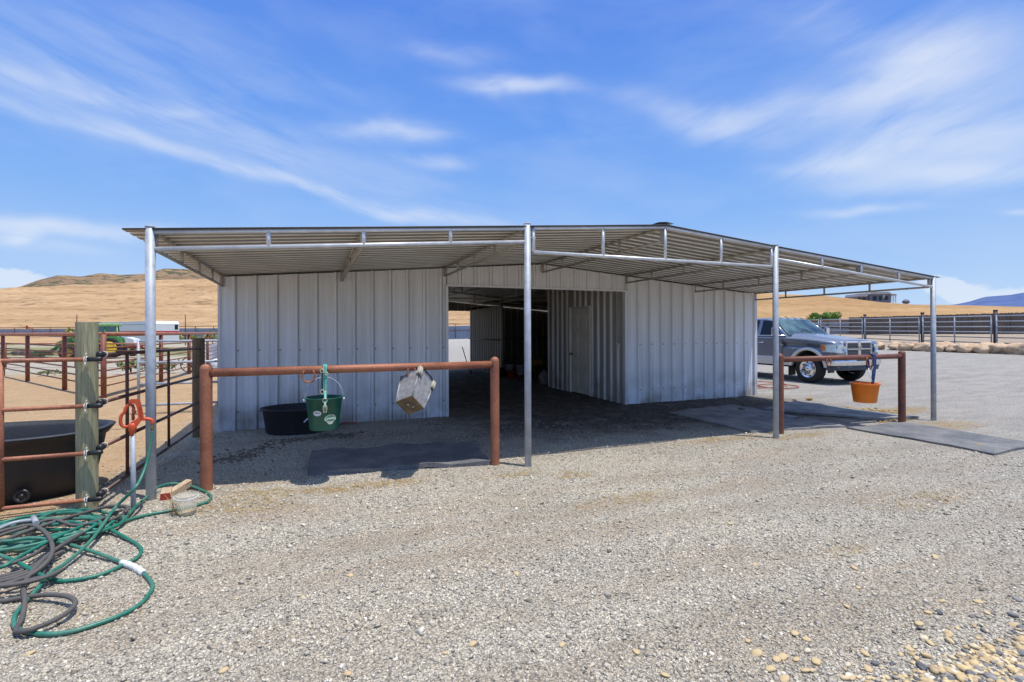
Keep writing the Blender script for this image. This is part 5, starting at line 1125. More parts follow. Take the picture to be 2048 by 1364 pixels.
# ------------------------------------------------------------------ right: boulders, corral panels, plank fence
rp = [G(1756, 699), G(1790, 699.5), G(1812, 701), G(1833, 700), G(1850, 702), G(1872, 703), G(1890, 703), G(1908, 704), G(1930, 705), G(1952, 705), G(1974, 706), G(2000, 707), G(2036, 708), G(2075, 710), G(2110, 712)]
where = ['beside the truck bumper', 'second right of the truck bumper', 'third right of the truck bumper', 'left of the second panel post', 'below the second panel post', 'just left of the outer canopy post', 'just right of the outer canopy post', 'second right of the outer canopy post', 'third right of the outer canopy post', 'fourth right of the outer canopy post', 'left of the near panel post', 'below the near panel post', 'last but one at the right edge', 'at the right edge of the view', 'beyond the right edge of the view']
for i, p in enumerate(rp):
    s_ = .30 + .12 * random.random() + .008 * i
    b_ = MB().blob((0, 0, .17), s_, i + 60, .45, 3, (1.2, .9, .62 + .15 * random.random()), 1.6); o = b_.build('boulder', M_rock); o.location = p; o.rotation_euler = (0, 0, random.uniform(0, 3)); tag(o, 'tan sandstone boulder in the border row, ' + where[i], 'boulder', 'sandstone boulders in a row along the corral')
def ground_at(px, d): return B0(px, d)
PP = [B0(1730, 39.8), B0(1845, 33.9), B0(1991, 28.9), B0(2182, 24.3)]
PP = [B0(1575, 50.5), B0(1642, 45.6)] + PP
PH = 1.92
M_pp = mat('dark_pipe_post', (.035, .028, .04), .6, .1)
ps_lab = ['farthest dark pipe post of the corral, behind the truck cab', 'dark pipe post of the corral just above the truck mirror', 'dark capped corral post above the truck hood', 'dark capped corral post left of the outer canopy post', 'thick dark capped corral post nearest the camera, by the boulders', 'dark corral post beyond the right edge of the view']
for i, p in enumerate(PP):
    b_ = MB().tube([p - Vector((0, 0, .1)), p + Vector((0, 0, PH + .1))], .095 if i > 1 else .07, 16); b_.tube([p + Vector((0, 0, PH + .1)), p + Vector((0, 0, PH + .16))], .11 if i > 1 else .08, 16)
    single(b_, 'corral_post', M_pp, ps_lab[i], 'post', 'dark corral posts', loc=p)
pn_lab = ['farthest galvanised corral panel, behind the truck cab', 'galvanised corral panel just behind the truck windscreen', 'galvanised corral panel between the two capped posts above the truck hood', 'galvanised corral panel crossing behind the outer canopy post', 'nearest galvanised corral panel running out of the right edge']
for i in range(5):
    A, B_ = PP[i], PP[i + 1]; d = (B_ - A); u = Vector((d.x, d.y, 0)).normalized(); n_ = Vector((u.y, -u.x, 0)); 
    if n_.dot(Vector((-A.x, -A.y, 0))) < 0: n_ = -n_
    a0 = A + u * .18 + n_ * .12; b0 = B_ - u * .12 + n_ * .12
    o = empty('livestock_fence', (a0.x, a0.y, a0.z), pn_lab[i], 'fence', 'galvanised corral panels')
    for k in range(6):
        z = .18 + k * .31; a_ = MB(); a_.tube([a0 + Vector((0, 0, z)), b0 + Vector((0, 0, z))], .032, 10); a_.build('rail', M_galv if k > 1 else mat('dark_rail_pipe', (.2, .19, .18), .5, .3), o)  # lowest rails in a darker pipe colour
    for t in (0, .5, 1):
        q = a0.lerp(b0, t); a_ = MB(); a_.tube([q + Vector((0, 0, .05)), q + Vector((0, 0, 1.76))], .036, 10); a_.build('upright', M_galv, o)
# plank fence
PA, PB = B0(1700, 56), B0(1860, 49); PC_ = B0(2300, 38)
def plank_fence(A, B_, h, label, m, w=.14):
    o = empty('plank_fence', A, label, 'fence', 'brown plank fences'); d = B_ - A; K = int(d.length / w); u = d / d.length; n_ = Vector((u.y, -u.x, 0)); vs = []; fs = []; b_ = MB()
    for i in range(K):
        q = A + u * (i + .5) * w; z = g(q.x, q.y); hh = h + random.uniform(-.02, .03); off = random.uniform(-.008, .008)
        e0, e1 = q - u * w * .47 + n_ * off, q + u * w * .47 + n_ * off
        b_.add([(e0.x, e0.y, z), (e1.x, e1.y, z), (e1.x, e1.y, z + hh), (e0.x, e0.y, z + hh)] + [((e0 + n_ * .03).x, (e0 + n_ * .03).y, z), ((e1 + n_ * .03).x, (e1 + n_ * .03).y, z), ((e1 + n_ * .03).x, (e1 + n_ * .03).y, z + hh), ((e0 + n_ * .03).x, (e0 + n_ * .03).y, z + hh)], [(0, 1, 2, 3), (5, 4, 7, 6), (3, 2, 6, 7), (0, 3, 7, 4), (1, 5, 6, 2)])
    b_.build('planks', m, o); K = max(2, int(d.length / 2.6))
    for i in range(K + 1):
        q = A.lerp(B_, i / K); q.z = g(q.x, q.y); a_ = MB(); a_.box(q + Vector((0, 0, h / 2)) - n_ * .06 * (1 if n_.dot(Vector((-A.x, -A.y, 0))) < 0 else -1), (.1, .1, h + .06)); a_.build('post', m, o)
    return o
plank_fence(PA, PC_, 1.86, 'tall weathered brown plank fence behind the corral panels', M_plank)
sheet_fence(B0(1560, 62), B0(1708, 56), 1.55, 'low grey metal sheet fence behind the truck windscreen', mat('grey_sheet_fence', (.26, .27, .29), .5, .1, .12, 1), 6, rail=True)
# bushes and huts behind
for px, w, h, d, m_, lab, sd, n in ((1643, 1.75, 2.5, 66, M_leaf, 'rounded bright green tree behind the metal fence above the truck', 31, 6000), (1572, .8, 1.55, 68, M_leafy, 'small yellow green shrub left of the green tree', 32, 300), (1609, 1.0, 1.5, 68, M_leafy, 'small yellow green shrub just left of the green tree crown', 33, 300), (1716, .9, 2.2, 66, M_bush, 'dark shrub at the left end of the plank fence', 34, 200)):
    p = B0(px, d); top = AT(px, {1643: 619, 1572: 632, 1609: 632, 1716: 634}[px], d).z - p.z
    if px == 1643: w = 1.9
    o = plant('tree' if px == 1643 else 'shrub', px, 0, w, top, n, .11, m_, lab, 'tree' if px == 1643 else 'shrub', 'greenery behind the right fences', depth=d, seed=sd)
p = B0(1686, 100); zt_ = AT(1686, 627, 100).z; o = empty('garden_shed', p, 'small grey gabled shed behind the fence right of the green tree', 'shed', rz=-YAW - .35)
hw = 1.55; M_shed = mat('shed_grey', (.34, .37, .43), .6, 0, .08, 3); we = zt_ - p.z
a_ = MB(); a_.box((0, 0, (we - .9) / 2), (hw * 2, 3, we - .9)); a_.build('wall', M_shed, o, local=True)
a_ = MB(); a_.prism([(-hw * 1.12, we - .95), (0, we), (hw * 1.12, we - .95)], (-1.65, 1.65)); a_.build('roof', mat('shed_roof', (.40, .45, .52), .5), o, local=True)
a_ = MB(); a_.box((.1, -1.52, (we - 1.2) / 2 + .1), (1.7, .06, we - 1.4)); a_.build('door', mat('shed_dark', (.09, .07, .05), .8), o, local=True)
p = B0(1671, 112); a_ = MB(); zz = AT(1671, 626.5, 112).z; a_.box((0, 0, zz / 2), (2.2, 2, zz - p.z)); a_.blob((0, 0, zz - p.z), .8, 4, .3, 2, (1.4, 1, .5)); o = a_.build('brush_pile', M_plank); o.location = p; tag(o, 'dark brush pile beside the small grey shed', 'brush pile')
# the big house on the hill
hd_d = 165; p = AT(1740, 607, hd_d); o = empty('hill_house', p, 'long blue grey ranch house with porch on top of the dry hill', 'house', rz=-YAW)
sc_ = hd_d / F; M_hw = mat('house_blue_grey', (.13, .15, .20), .7, 0, .1, 1); M_hr = mat('house_roof_grey', (.33, .33, .35), .6, 0, .08, 2)
def hx(px): return (px - 1740) * sc_
def hz(py): return (607 - py) * sc_
a_ = MB(); a_.box(((hx(1725) + hx(1766)) / 2, 0, hz(598)), (hx(1766) - hx(1725), 7, hz(590) * 1.0)); bw = a_.build('wall', M_hw, o, local=True)
a_ = MB(); a_.box(((hx(1703) + hx(1725)) / 2, .3, hz(600)), (hx(1725) - hx(1703), 5.5, hz(594))); a_.build('wall', mat('house_wall_pale', (.22, .23, .27), .7), o, local=True)
a_ = MB(); a_.prism([(hx(1723), hz(590)), (hx(1726), hz(586)), (hx(1760), hz(585.5)), (hx(1767), hz(590))], (-3.9, 3.9)); a_.build('roof', M_hr, o, local=True)
a_ = MB(); a_.prism([(hx(1702), hz(594)), (hx(1704), hz(589)), (hx(1724), hz(588)), (hx(1724), hz(594))], (-3.0, 3.2)); a_.build('roof', M_hr, o, local=True)
a_ = MB(); a_.prism([(hx(1764), hz(592)), (hx(1766), hz(589)), (hx(1776), hz(589.5)), (hx(1778), hz(592.5))], (-3.5, 3.0)); a_.build('porch_roof', M_hr, o, local=True)
for x in (1767.5, 1772, 1776.5): a_ = MB(); a_.box((hx(x), -3.2, hz(599)), (.25, .25, hz(592) )); a_.build('porch_post', M_white, o, local=True)
for x0, x1, z0, z1 in ((1706, 1711, 601, 596), (1713, 1721, 601, 596), (1730, 1738, 602, 594), (1742, 1748, 602, 594), (1753, 1760, 601, 594)):
    a_ = MB(); a_.box(((hx(x0) + hx(x1)) / 2, -3.52 if x0 > 1725 else -2.47, (hz(z0) + hz(z1)) / 2), (hx(x1) - hx(x0), .08, hz(z1) - hz(z0))); a_.build('window', M_glass, bw, local=True)
a_ = MB(); a_.box((hx(1752), -3.55, hz(594)), (.25, .1, 1)); a_.build('lamp', M_white, o, local=True)
for i, px in enumerate((1708, 1716, 1727, 1739, 1748, 1757, 1767, 1779, 1790, 1799, 1808, 1815, 1822)):
    q = AT(px, 606.5 + i * .35, 160); b_ = MB().blob((0, 0, -.2), .75 + .3 * random.random(), i + 90, .4, 2, (1.2, 1, .6)); o2 = b_.build('pale_rock', mat('pale_hill_rock', (.55, .5, .45), .9)); o2.location = q; tag(o2, 'pale rock on the bank along the house on the hill', 'rock', 'pale rocks below the hill house')
q = AT(1812, 603, 170); b_ = MB().blob((0, 0, -.1), 1.0, 5, .3, 2, (1.5, 1, .8)); o2 = b_.build('shrub', M_hw); o2.location = q; tag(o2, 'dark mound like shrub right of the house on the hill', 'shrub')
# red cord on the gravel right of the barn corner
pts = [G(*q) for q in ((1508, 771), (1530, 776), (1560, 779), (1590, 778), (1596, 775), (1570, 772), (1540, 771), (1515, 774), (1506, 779), (1535, 780), (1575, 775), (1545, 769), (1512, 768))]
a_ = MB(); a_.tube(smooth_path([q + Vector((0, 0, .02 + .004 * i)) for i, q in enumerate(pts)], 5), .014, 7); single(a_, 'red_hose', mat('faded_red_hose', (.36, .11, .07), .7), 'faded red hose coiled on the gravel between the barn corner and the truck', 'hose', loc=pts[0])
# ------------------------------------------------------------------ pickup truck
TW = G(1621, 765.5); tx, ty = TW.x + .87, TW.y + .02
truck = empty('pickup_truck', (tx, ty, g(tx, ty)), 'grey blue crew cab pickup truck with chrome bumper parked right of the barn', 'pickup truck', rz=-PI / 2)
M_paint = mat('truck_paint', (.215, .235, .275), .30, .45, .05, 2, coat=.8); M_silver = mat('truck_silver', (.66, .65, .63), .35, .3, .05, 2, coat=.6)
M_lens = mat('headlamp_lens', (.55, .60, .58), .08, .3, .1, 20, coat=.8); M_amber = mat('amber_lens', (.65, .18, .04), .15, 0, .1, 8, coat=.5)
AR = .53; ac, rc = (0.0, .42), (-3.82, .42)
def arc(c, a0, a1, n=14, r=AR): return [(c[0] + math.cos(a0 + (a1 - a0) * i / n) * r, c[1] + math.sin(a0 + (a1 - a0) * i / n) * r) for i in range(n + 1)]
zb = .50; th = math.asin((zb - .42) / AR)
outline = [(.76, zb + .05), (.80, .80), (.80, 1.06), (.77, 1.16), (.69, 1.205), (.35, 1.25), (0, 1.28), (-.4, 1.305), (-.74, 1.32), (-1.5, 1.33), (-3.18, 1.33), (-3.22, 1.36), (-4.98, 1.38), (-5.05, 1.30), (-5.05, .62), (-4.9, zb + .04)] + \
          [(x, z) for x, z in arc(rc, PI - th, th)] + [(-1.9, zb - .02)] + [(x, z) for x, z in arc(ac, PI - th, th)]
outline = outline  # clockwise seen from the right side
levels = [(-.985, .12, .03), (-.985, .055, .012), (-.955, .02, .004), (-.90, .0, 0), (.90, 0, 0), (.955, .02, .004), (.985, .055, .012), (.985, .12, .03)]
def ptaper(x, y):
    if x > .35: y *= 1 - .13 * ((x - .35) / .45) ** 2
    return y
vs = []; n = len(outline)
for y, dz, dx in levels:
    for x, z in outline:
        z2 = z - dz * (1 if z > 1.14 else 0); x2 = x - (dx if x > .7 else 0) + (dx if x < -5 else 0)
        yy = y * (.965 if z2 < .6 else 1.0)
        vs.append((x2, ptaper(x, yy), z2))
fs = [(k * n + i, k * n + (i + 1) % n, (k + 1) * n + (i + 1) % n, (k + 1) * n + i) for k in range(len(levels) - 1) for i in range(n)]
fs += [tuple(range(n)), tuple((len(levels) - 1) * n + i for i in range(n))[::-1]]
body = MB(); body.add(vs, fs); bo = body.build('body', M_paint, truck, local=True)
for p_ in bo.data.polygons: p_.use_smooth = len(p_.vertices) == 4 and abs(p_.normal.y) < .98
a_ = MB(); a_.box((-2.1, 0, .66), (5.2, 1.45, .5)); a_.box((-.0, 0, .75), (1.3, 1.5, .35)); a_.build('underbody', M_dark, truck, local=True)
# hood: raised centre with creased shoulders
vs = []; X_ = [.80, .77, .70, .5, .2, -.2, -.5, -.70]; YS = [-.80, -.74, -.62, -.40, 0, .40, .62, .74, .80]
for i, x in enumerate(X_):
    t = (x + .70) / 1.5; top = 1.42 - .17 * t - (.07 if i == 0 else .018 if i == 1 else 0) - .03 * t * t; w = 1 - .10 * max(0, t) ** 2
    for y in YS:
        ay = abs(y); h = {.80: -.14, .74: -.075, .62: -.012, .40: .0, 0: .012}[ay]
        vs.append((x, y * w, top + h))
K = len(YS); fs = [(i * K + j, i * K + j + 1, (i + 1) * K + j + 1, (i + 1) * K + j) for i in range(len(X_) - 1) for j in range(K - 1)]
a_ = MB(); a_.add(vs, fs, True); a_.build('hood', M_paint, truck, local=True)
# greenhouse
def side_y(z): return .945 - (z - 1.32) / .56 * .19
def gh_pt(x, s_, z, o=0): return (x, s_ * (side_y(z) + o), z)
prof = [(-.66, 1.32), (-1.28, 1.86), (-1.55, 1.905), (-2.5, 1.915), (-3.05, 1.89), (-3.17, 1.80), (-3.22, 1.32)]
vs = []
for f_ in (-1, -.93, -.80, 0, .80, .93, 1):
    for x, z in prof:
        y = f_ * side_y(min(z, 1.88)); dz = 0 if abs(f_) < .85 else (-.012 if abs(f_) < .97 else -.05)
        vs.append((x - (0.04 * abs(f_) ** 2 if z > 1.3 and x > -1.5 else 0), y, z + (dz if z > 1.8 else 0)))
K = len(prof); fs = [(i * K + j, i * K + j + 1, (i + 1) * K + j + 1, (i + 1) * K + j) for i in range(6) for j in range(K - 1)] + [tuple(range(K)), tuple(6 * K + j for j in range(K))[::-1]]
a_ = MB(); a_.add(vs, fs, False); cab = a_.build('cab', M_paint, truck, local=True)
a_ = MB()   # windscreen with slight crown
vs = []
for i in range(7):
    f_ = -1 + 2 * i / 6
    for t in (0.03, .5, .95):
        x = -.66 + (-1.28 + .66) * t; z = 1.32 + (1.86 - 1.32) * t; y = f_ * (side_y(z) - .075); vs.append((x - .03 * f_ * f_ + .012, y, z + .014))
a_.add(vs, [(i * 3 + j, i * 3 + j + 1, i * 3 + 4 + j, i * 3 + 3 + j) for i in range(6) for j in range(2)], True)
m_ws = mat('windscreen_glass', (.10, .17, .17), .06, 0, .3, 1.6, spec=.5, coat=.25, c2=(.02, .035, .045), c2amt=.5); a_.build('windscreen', m_ws, cab, local=True)
for s_ in (-1, 1):
    def panel(pts, o=.006): b_ = MB(); b_.add([gh_pt(x, s_, z, o) for x, z in pts], [tuple(range(len(pts)))]); return b_
    panel([(-.88, 1.37), (-1.34, 1.80), (-1.66, 1.83), (-1.66, 1.37)]).build('side_window', M_glass, cab, local=True)
    panel([(-1.80, 1.37), (-1.80, 1.835), (-2.6, 1.83), (-2.82, 1.70), (-2.85, 1.37)]).build('side_window', M_glass, cab, local=True)
    b_ = MB(); b_.tube([gh_pt(-.72, s_, 1.352, .012), gh_pt(-3.1, s_, 1.352, .012)], .011, 6); b_.tube([gh_pt(-.72, s_, 1.352, .012), gh_pt(-1.32, s_, 1.845, .004)], .014, 6); b_.build('window_trim', M_chrome, cab, local=True)
    # doors: seams as thin dark grooves, handles
    for x0, x1 in ((-.80, -1.72), (-1.75, -2.78)):
        b_ = MB()
        b_.add([(x0, s_ * .9865, .66), (x0 + (x1 - x0), s_ * .9865, .66), (x1, s_ * .9865, 1.20), (x0, s_ * .9865, 1.20)], [(0, 1, 2, 3)])
        d_ = b_.build('door', M_paint, truck, local=True)
        b_ = MB(); y = s_ * .989
        for (xa, za, xb, zb2) in ((x0, .62, x0, 1.27), (x1, .62, x1, 1.27)): b_.box(((xa + xb) / 2, y, (za + zb2) / 2), (.010, .004, abs(zb2 - za)))
        b_.build('seam', M_dark, d_, local=True)
        b_ = MB(); xh = x1 + .16; b_.tube([(xh - .09, s_ * .992, 1.13), (xh - .07, s_ * 1.02, 1.135), (xh + .07, s_ * 1.02, 1.135), (xh + .09, s_ * .992, 1.13)], .015, 8); b_.build('handle', M_chrome, d_, local=True)
    # silver lower band
    b_ = MB(); b_.box((-1.9, s_ * .972, .60), (2.62, .045, .25), bev=.012); b_.box((-4.68, s_ * .972, .62), (.62, .045, .22), bev=.012); b_.build('lower_panel', M_silver, truck, local=True)
    for cx in (0, -3.82):
        b_ = MB(); ring = []; o1, i1 = arc((cx, .42), PI - .10, .10, 22, AR + .075), arc((cx, .42), PI - .10, .10, 22, AR - .01)
        w_ = 1.012 if cx == 0 else 1.06
        V = [(x, s_ * ptaper(x, .95), z) for x, z in o1] + [(x, s_ * ptaper(x, w_), z) for x, z in [(cx + (x - cx) * .975, .42 + (z - .42) * .975) for x, z in o1]] + [(x, s_ * ptaper(x, w_), z) for x, z in i1] + [(x, s_ * ptaper(x, .9), z) for x, z in i1]
        m_ = len(o1); b_.add(V, [(k * m_ + i, k * m_ + i + 1, (k + 1) * m_ + i + 1, (k + 1) * m_ + i) for k in range(3) for i in range(m_ - 1)], True); b_.build('wheel_flare', M_silver, truck, local=True)
    # mirror
    b_ = MB(); b_.tube([(-.90, s_ * .95, 1.38), (-.93, s_ * 1.08, 1.42)], .025, 8); b_.box((-.95, s_ * 1.15, 1.48), (.09, .16, .24), bev=.03); mo = b_.build('mirror', M_chrome, truck, local=True)
    # headlamp
    b_ = MB(); pts = [(.82, .50), (.83, .62), (.83, .78), (.735, .92), (.46, .995)]
    V = [(x, s_ * y, .88 + (.0 if k < 3 else .02)) for k, (x, y) in enumerate(pts)] + [(x - .025, s_ * y, 1.115) for x, y in pts]; b_.add(V, [(i, i + 1, 6 + i, 5 + i) for i in range(1, 4)], True); b_.v = [(x + .012, y * 1.012, z) for x, y, z in b_.v]; hl = b_.build('headlight', M_lens, truck, local=True)
    b_ = MB(); V = [(.62, s_ * .922, .95), (.46, s_ * .985, .95), (.42, s_ * .99, 1.02), (.44, s_ * .985, 1.10), (.60, s_ * .927, 1.10)]; b_.add([(x + .014, y * 1.03, z) for x, y, z in V], [(0, 1, 2, 3, 4)]); b_.build('turn_lamp', M_amber, hl, local=True)
    for yy, r in ((.56 + .08, .075),): b_ = MB(); b_.lathe([(0, 0), (r * .6, .01), (r, .045)], (.835, s_ * yy, 1.0), 16, Matrix.Rotation(PI / 2, 3, 'Y')); b_.build('reflector', M_chrome, hl, local=True)
    # mud flap
    b_ = MB(); b_.box((-.60, s_ * .84, .35), (.02, .28, .34)); b_.build('mud_flap', M_black, truck, local=True)
    # door badge
    b_ = MB(); y = s_ * .9895
    for k in range(7): b_.box((-1.02 - .035 * k, y, 1.045 - .012 * (k % 2)), (.022, .003, .03))
    b_.build('badge', mat('badge_red', (.40, .10, .08), .4), truck, local=True)
    b_ = MB(); b_.add([(-.94, y, 1.12), (-.80, y, 1.0), (-.76, y, 1.10)], [(0, 1, 2)]); b_.build('badge', M_chrome, truck, local=True)
for cx in (0.0, -3.82):
    for s_ in (-1, 1):
        c_ = (cx, s_ * (.84 if cx == 0 else .80), .405)
        wh = wheel(truck, c_, .405, .27, M_chrome, rr=.60, n=40)
        Rm = Matrix.Rotation(PI / 2 * s_, 3, 'X')   # +z of profile points outward (local -y for s=+1 -> flip)
        R_ = Matrix.Rotation(-PI / 2 * s_, 3, 'X')
        a_ = MB(); a_.lathe([(.245, .10), (.255, .125), (.242, .13), (.228, .085), (.175, .075), (.16, .085), (.10, .088), (.09, .11), (.075, .125), (.06, .16), (0, .165)], c_, 40, R_); rim = a_.build('rim', M_chrome, wh, local=True)
        a_ = MB()
        for k in range(8):
            t = 2 * PI * k / 8 + .2; o_ = Vector((math.cos(t) * .200, math.sin(t) * .200, .0825)); a_.lathe([(0, .003), (.023, .003), (.023, -.002)], Vector(c_) + R_ @ o_, 12, R_)
        a_.build('vent_hole', M_dark, rim, local=True)
        a_ = MB()
        for k in range(8):
            t = 2 * PI * k / 8; o_ = Vector((math.cos(t) * .115, math.sin(t) * .115, .088)); a_.lathe([(0, .02), (.010, .018), (.012, 0)], Vector(c_) + R_ @ o_, 8, R_)
        a_.build('lug_nut', M_chrome, rim, local=True)
# grille
a_ = MB(); a_.box((.80, 0, .985), (.05, 1.06, .42), bev=.02); gr = a_.build('grille', M_silver, truck, local=True)
for s_ in (-1, 1):
    for z in (.895, 1.075):
        a_ = MB(); a_.box((.827, s_ * .27, z), (.012, .41, .15), bev=.004); a_.build('opening', M_black, gr, local=True)
        a_ = MB()
        for k in range(3): a_.box((.834, s_ * .27, z - .045 + .045 * k), (.006, .42, .012))
        a_.build('slat', mat('grille_slat', (.16, .17, .2), .4, .6), gr, local=True)
a_ = MB(); a_.box((.83, 0, .985), (.03, .10, .42), bev=.008); a_.box((.83, 0, .985), (.03, 1.0, .035), bev=.008); a_.build('crossbar', M_chrome, gr, local=True)
a_ = MB(); a_.add([(.849, y, z) for y, z in ((-.02, .93), (.02, .93), (.03, 1.0), (.05, 1.05), (.02, 1.075), (-.02, 1.075), (-.05, 1.05), (-.03, 1.0))], [tuple(range(8))])
for s_ in (-1, 1): a_.tube([(.853, s_ * (.035 + math.cos(t) * .03), 1.03 + math.sin(t) * .035) for t in [PI * .75 - 1.6 * PI * k / 10 for k in range(11)]], .008, 6)
a_.build('emblem', M_galvd, gr, local=True)
# bumper
a_ = MB(); pts = [(.56, -1.0), (.78, -.95), (.87, -.72), (.91, -.3), (.91, .3), (.87, .72), (.78, .95), (.56, 1.0)]
V = [(x, y, .535) for x, y in pts] + [(x + .03, y, .60) for x, y in pts] + [(x + .02, y, .74) for x, y in pts] + [(x - .06, y * .97, .775) for x, y in pts] + [(x - .14, y * .95, .775) for x, y in pts]
K = 8; a_.add(V, [(k * K + i, k * K + i + 1, (k + 1) * K + i + 1, (k + 1) * K + i) for k in range(4) for i in range(K - 1)], True); bu = a_.build('bumper', M_chrome, truck, local=True)
a_ = MB(); a_.box((.935, 0, .70), (.02, .52, .09), bev=.01); a_.build('air_intake', M_black, bu, local=True)
a_ = MB(); a_.box((.915, -.62, .70), (.02, .14, .03)); a_.build('sticker', M_blue, bu, local=True)
a_ = MB(); V = [(x - .02, y * .96, .40) for x, y in pts] + [(x - .0, y * .985, .54) for x, y in pts] + [(x - .2, y * .9, .54) for x, y in pts]; a_.add(V, [(k * K + i, k * K + i + 1, (k + 1) * K + i + 1, (k + 1) * K + i) for k in range(2) for i in range(K - 1)], True); a_.build('valance', mat('grey_plastic', (.07, .07, .075), .6), truck, local=True)
for y in (-.62, -.32, 0, .32, .62): a_ = MB(); a_.blob((-1.40, y, 1.915), .055, 1, .05, 2, (1.4, .9, .5)); a_.build('roof_lamp', mat('clearance_lamp', (.85, .70, .42), .3), cab, local=True)
a_ = MB(); a_.tube([(.86, .80, .9), (.86, .80, .9)], .01); 
for s_ in (-1, 1):
    a_ = MB(); a_.tube([(-.68, s_ * .3, 1.38), (-.86, s_ * .05, 1.53)], .008, 6); a_.build('wiper', M_black, cab, local=True)

# ------------------------------------------------------------------ sky, sun, camera
w = bpy.data.worlds.new('World'); sc.world = w; w.use_nodes = True; t = w.node_tree; N = t.nodes; L = t.links; bg = N['Background']
sky = N.new('ShaderNodeTexSky'); sky.sky_type = 'NISHITA'; sky.sun_disc = False
el = math.asin(SUN.z); azm = math.atan2(SUN.x, SUN.y)
sky.sun_elevation = el; sky.sun_rotation = azm; sky.air_density = 1.0; sky.dust_density = .4; sky.ozone_density = 2.2; sky.altitude = 1400
geo = N.new('ShaderNodeTexCoord'); sp = N.new('ShaderNodeSeparateXYZ'); L.new(geo.outputs['Generated'], sp.inputs[0])
def M_(op, *a, clamp=False):
    n = N.new('ShaderNodeMath'); n.operation = op; n.use_clamp = clamp
    for i, v in enumerate(a):
        if isinstance(v, (int, float)): n.inputs[i].default_value = v
        else: L.new(v, n.inputs[i])
    return n.outputs[0]
AZ = M_('ARCTAN2', sp.outputs['X'], sp.outputs['Y']); HR = M_('SQRT', M_('ADD', M_('MULTIPLY', sp.outputs['X'], sp.outputs['X']), M_('MULTIPLY', sp.outputs['Y'], sp.outputs['Y'])))
EL = M_('ARCTAN2', sp.outputs['Z'], HR)
cmb = N.new('ShaderNodeCombineXYZ'); L.new(AZ, cmb.inputs[0]); L.new(EL, cmb.inputs[1])
def NZ(scale, stretch, rot, d=7, r=.6, warp=0, loc=(0, 0, 0)):
    mp = N.new('ShaderNodeMapping'); mp.vector_type = 'POINT'; mp.inputs['Rotation'].default_value = (0, 0, rot); mp.inputs['Scale'].default_value = stretch; mp.inputs['Location'].default_value = loc
    mp0 = N.new('ShaderNodeMapping'); mp0.inputs['Rotation'].default_value = (0, 0, rot); L.new(cmb.outputs[0], mp0.inputs[0])
    mp.inputs['Rotation'].default_value = (0, 0, 0); L.new(mp0.outputs[0], mp.inputs[0])
    n = N.new('ShaderNodeTexNoise'); n.inputs['Scale'].default_value = scale; n.inputs['Detail'].default_value = d; n.inputs['Roughness'].default_value = r; n.inputs['Distortion'].default_value = warp; L.new(mp.outputs[0], n.inputs['Vector']); return n.outputs['Fac']
wx, wy = NZ(5, (1, 1, 1), 0, 3, .5), NZ(5, (1, 1, 1), 0, 3, .5, loc=(7, 3, 0))
AZW = M_('ADD', AZ, M_('MULTIPLY', M_('SUBTRACT', wx, .5), .09)); ELW = M_('ADD', EL, M_('MULTIPLY', M_('SUBTRACT', wy, .5), .06))
FIB1 = NZ(4, (1, 6, 1), .24, 7, .6, .35); FIB2 = NZ(3.6, (1, 4.5, 1), -.28, 7, .58, .5, (3, 1, 0)); FIB3 = NZ(7, (1, 3.5, 1), -.05, 6, .6, .5, (9, 4, 0))
def sky_dir(px, py):
    d = ray(px, py); return math.atan2(d.x, d.y), math.atan2(d.z, math.hypot(d.x, d.y))
FC_ = {}
def fibc(fib, low, hi):
    k = (id(fib), low, hi)
    if k not in FC_:
        r = N.new('ShaderNodeMapRange'); r.inputs['From Min'].default_value = low; r.inputs['From Max'].default_value = hi; L.new(fib, r.inputs['Value']); FC_[k] = r.outputs[0]
    return FC_[k]
wv = N.new('ShaderNodeCombineXYZ'); L.new(AZW, wv.inputs[0]); L.new(ELW, wv.inputs[1])
def blobf(px, py, lx, ly, deg):
    a0, e0 = sky_dir(px, py); a1, e1 = sky_dir(px + lx, py + lx * math.tan(math.radians(deg)))
    rot = math.atan2(e1 - e0, a1 - a0); lu = math.hypot(a1 - a0, e1 - e0); a2, e2 = sky_dir(px, py - ly); lv = abs(e2 - e0)
    mp = N.new('ShaderNodeMapping'); mp.vector_type = 'TEXTURE'; mp.inputs['Location'].default_value = (a0, e0, 0); mp.inputs['Rotation'].default_value = (0, 0, rot); mp.inputs['Scale'].default_value = (lu, lv, 1)
    L.new(wv.outputs[0], mp.inputs[0]); d = N.new('ShaderNodeVectorMath'); d.operation = 'DOT_PRODUCT'; L.new(mp.outputs[0], d.inputs[0]); L.new(mp.outputs[0], d.inputs[1])
    return M_('POWER', .3679, d.outputs['Value'])
def cloud(px, py, lx, ly, deg, amp, fib, low=.35, hi=.75, soft=1.0, one=0):
    return M_('MULTIPLY', M_('MULTIPLY', blobf(px, py, lx, ly, deg), amp), fibc(fib, low, hi))
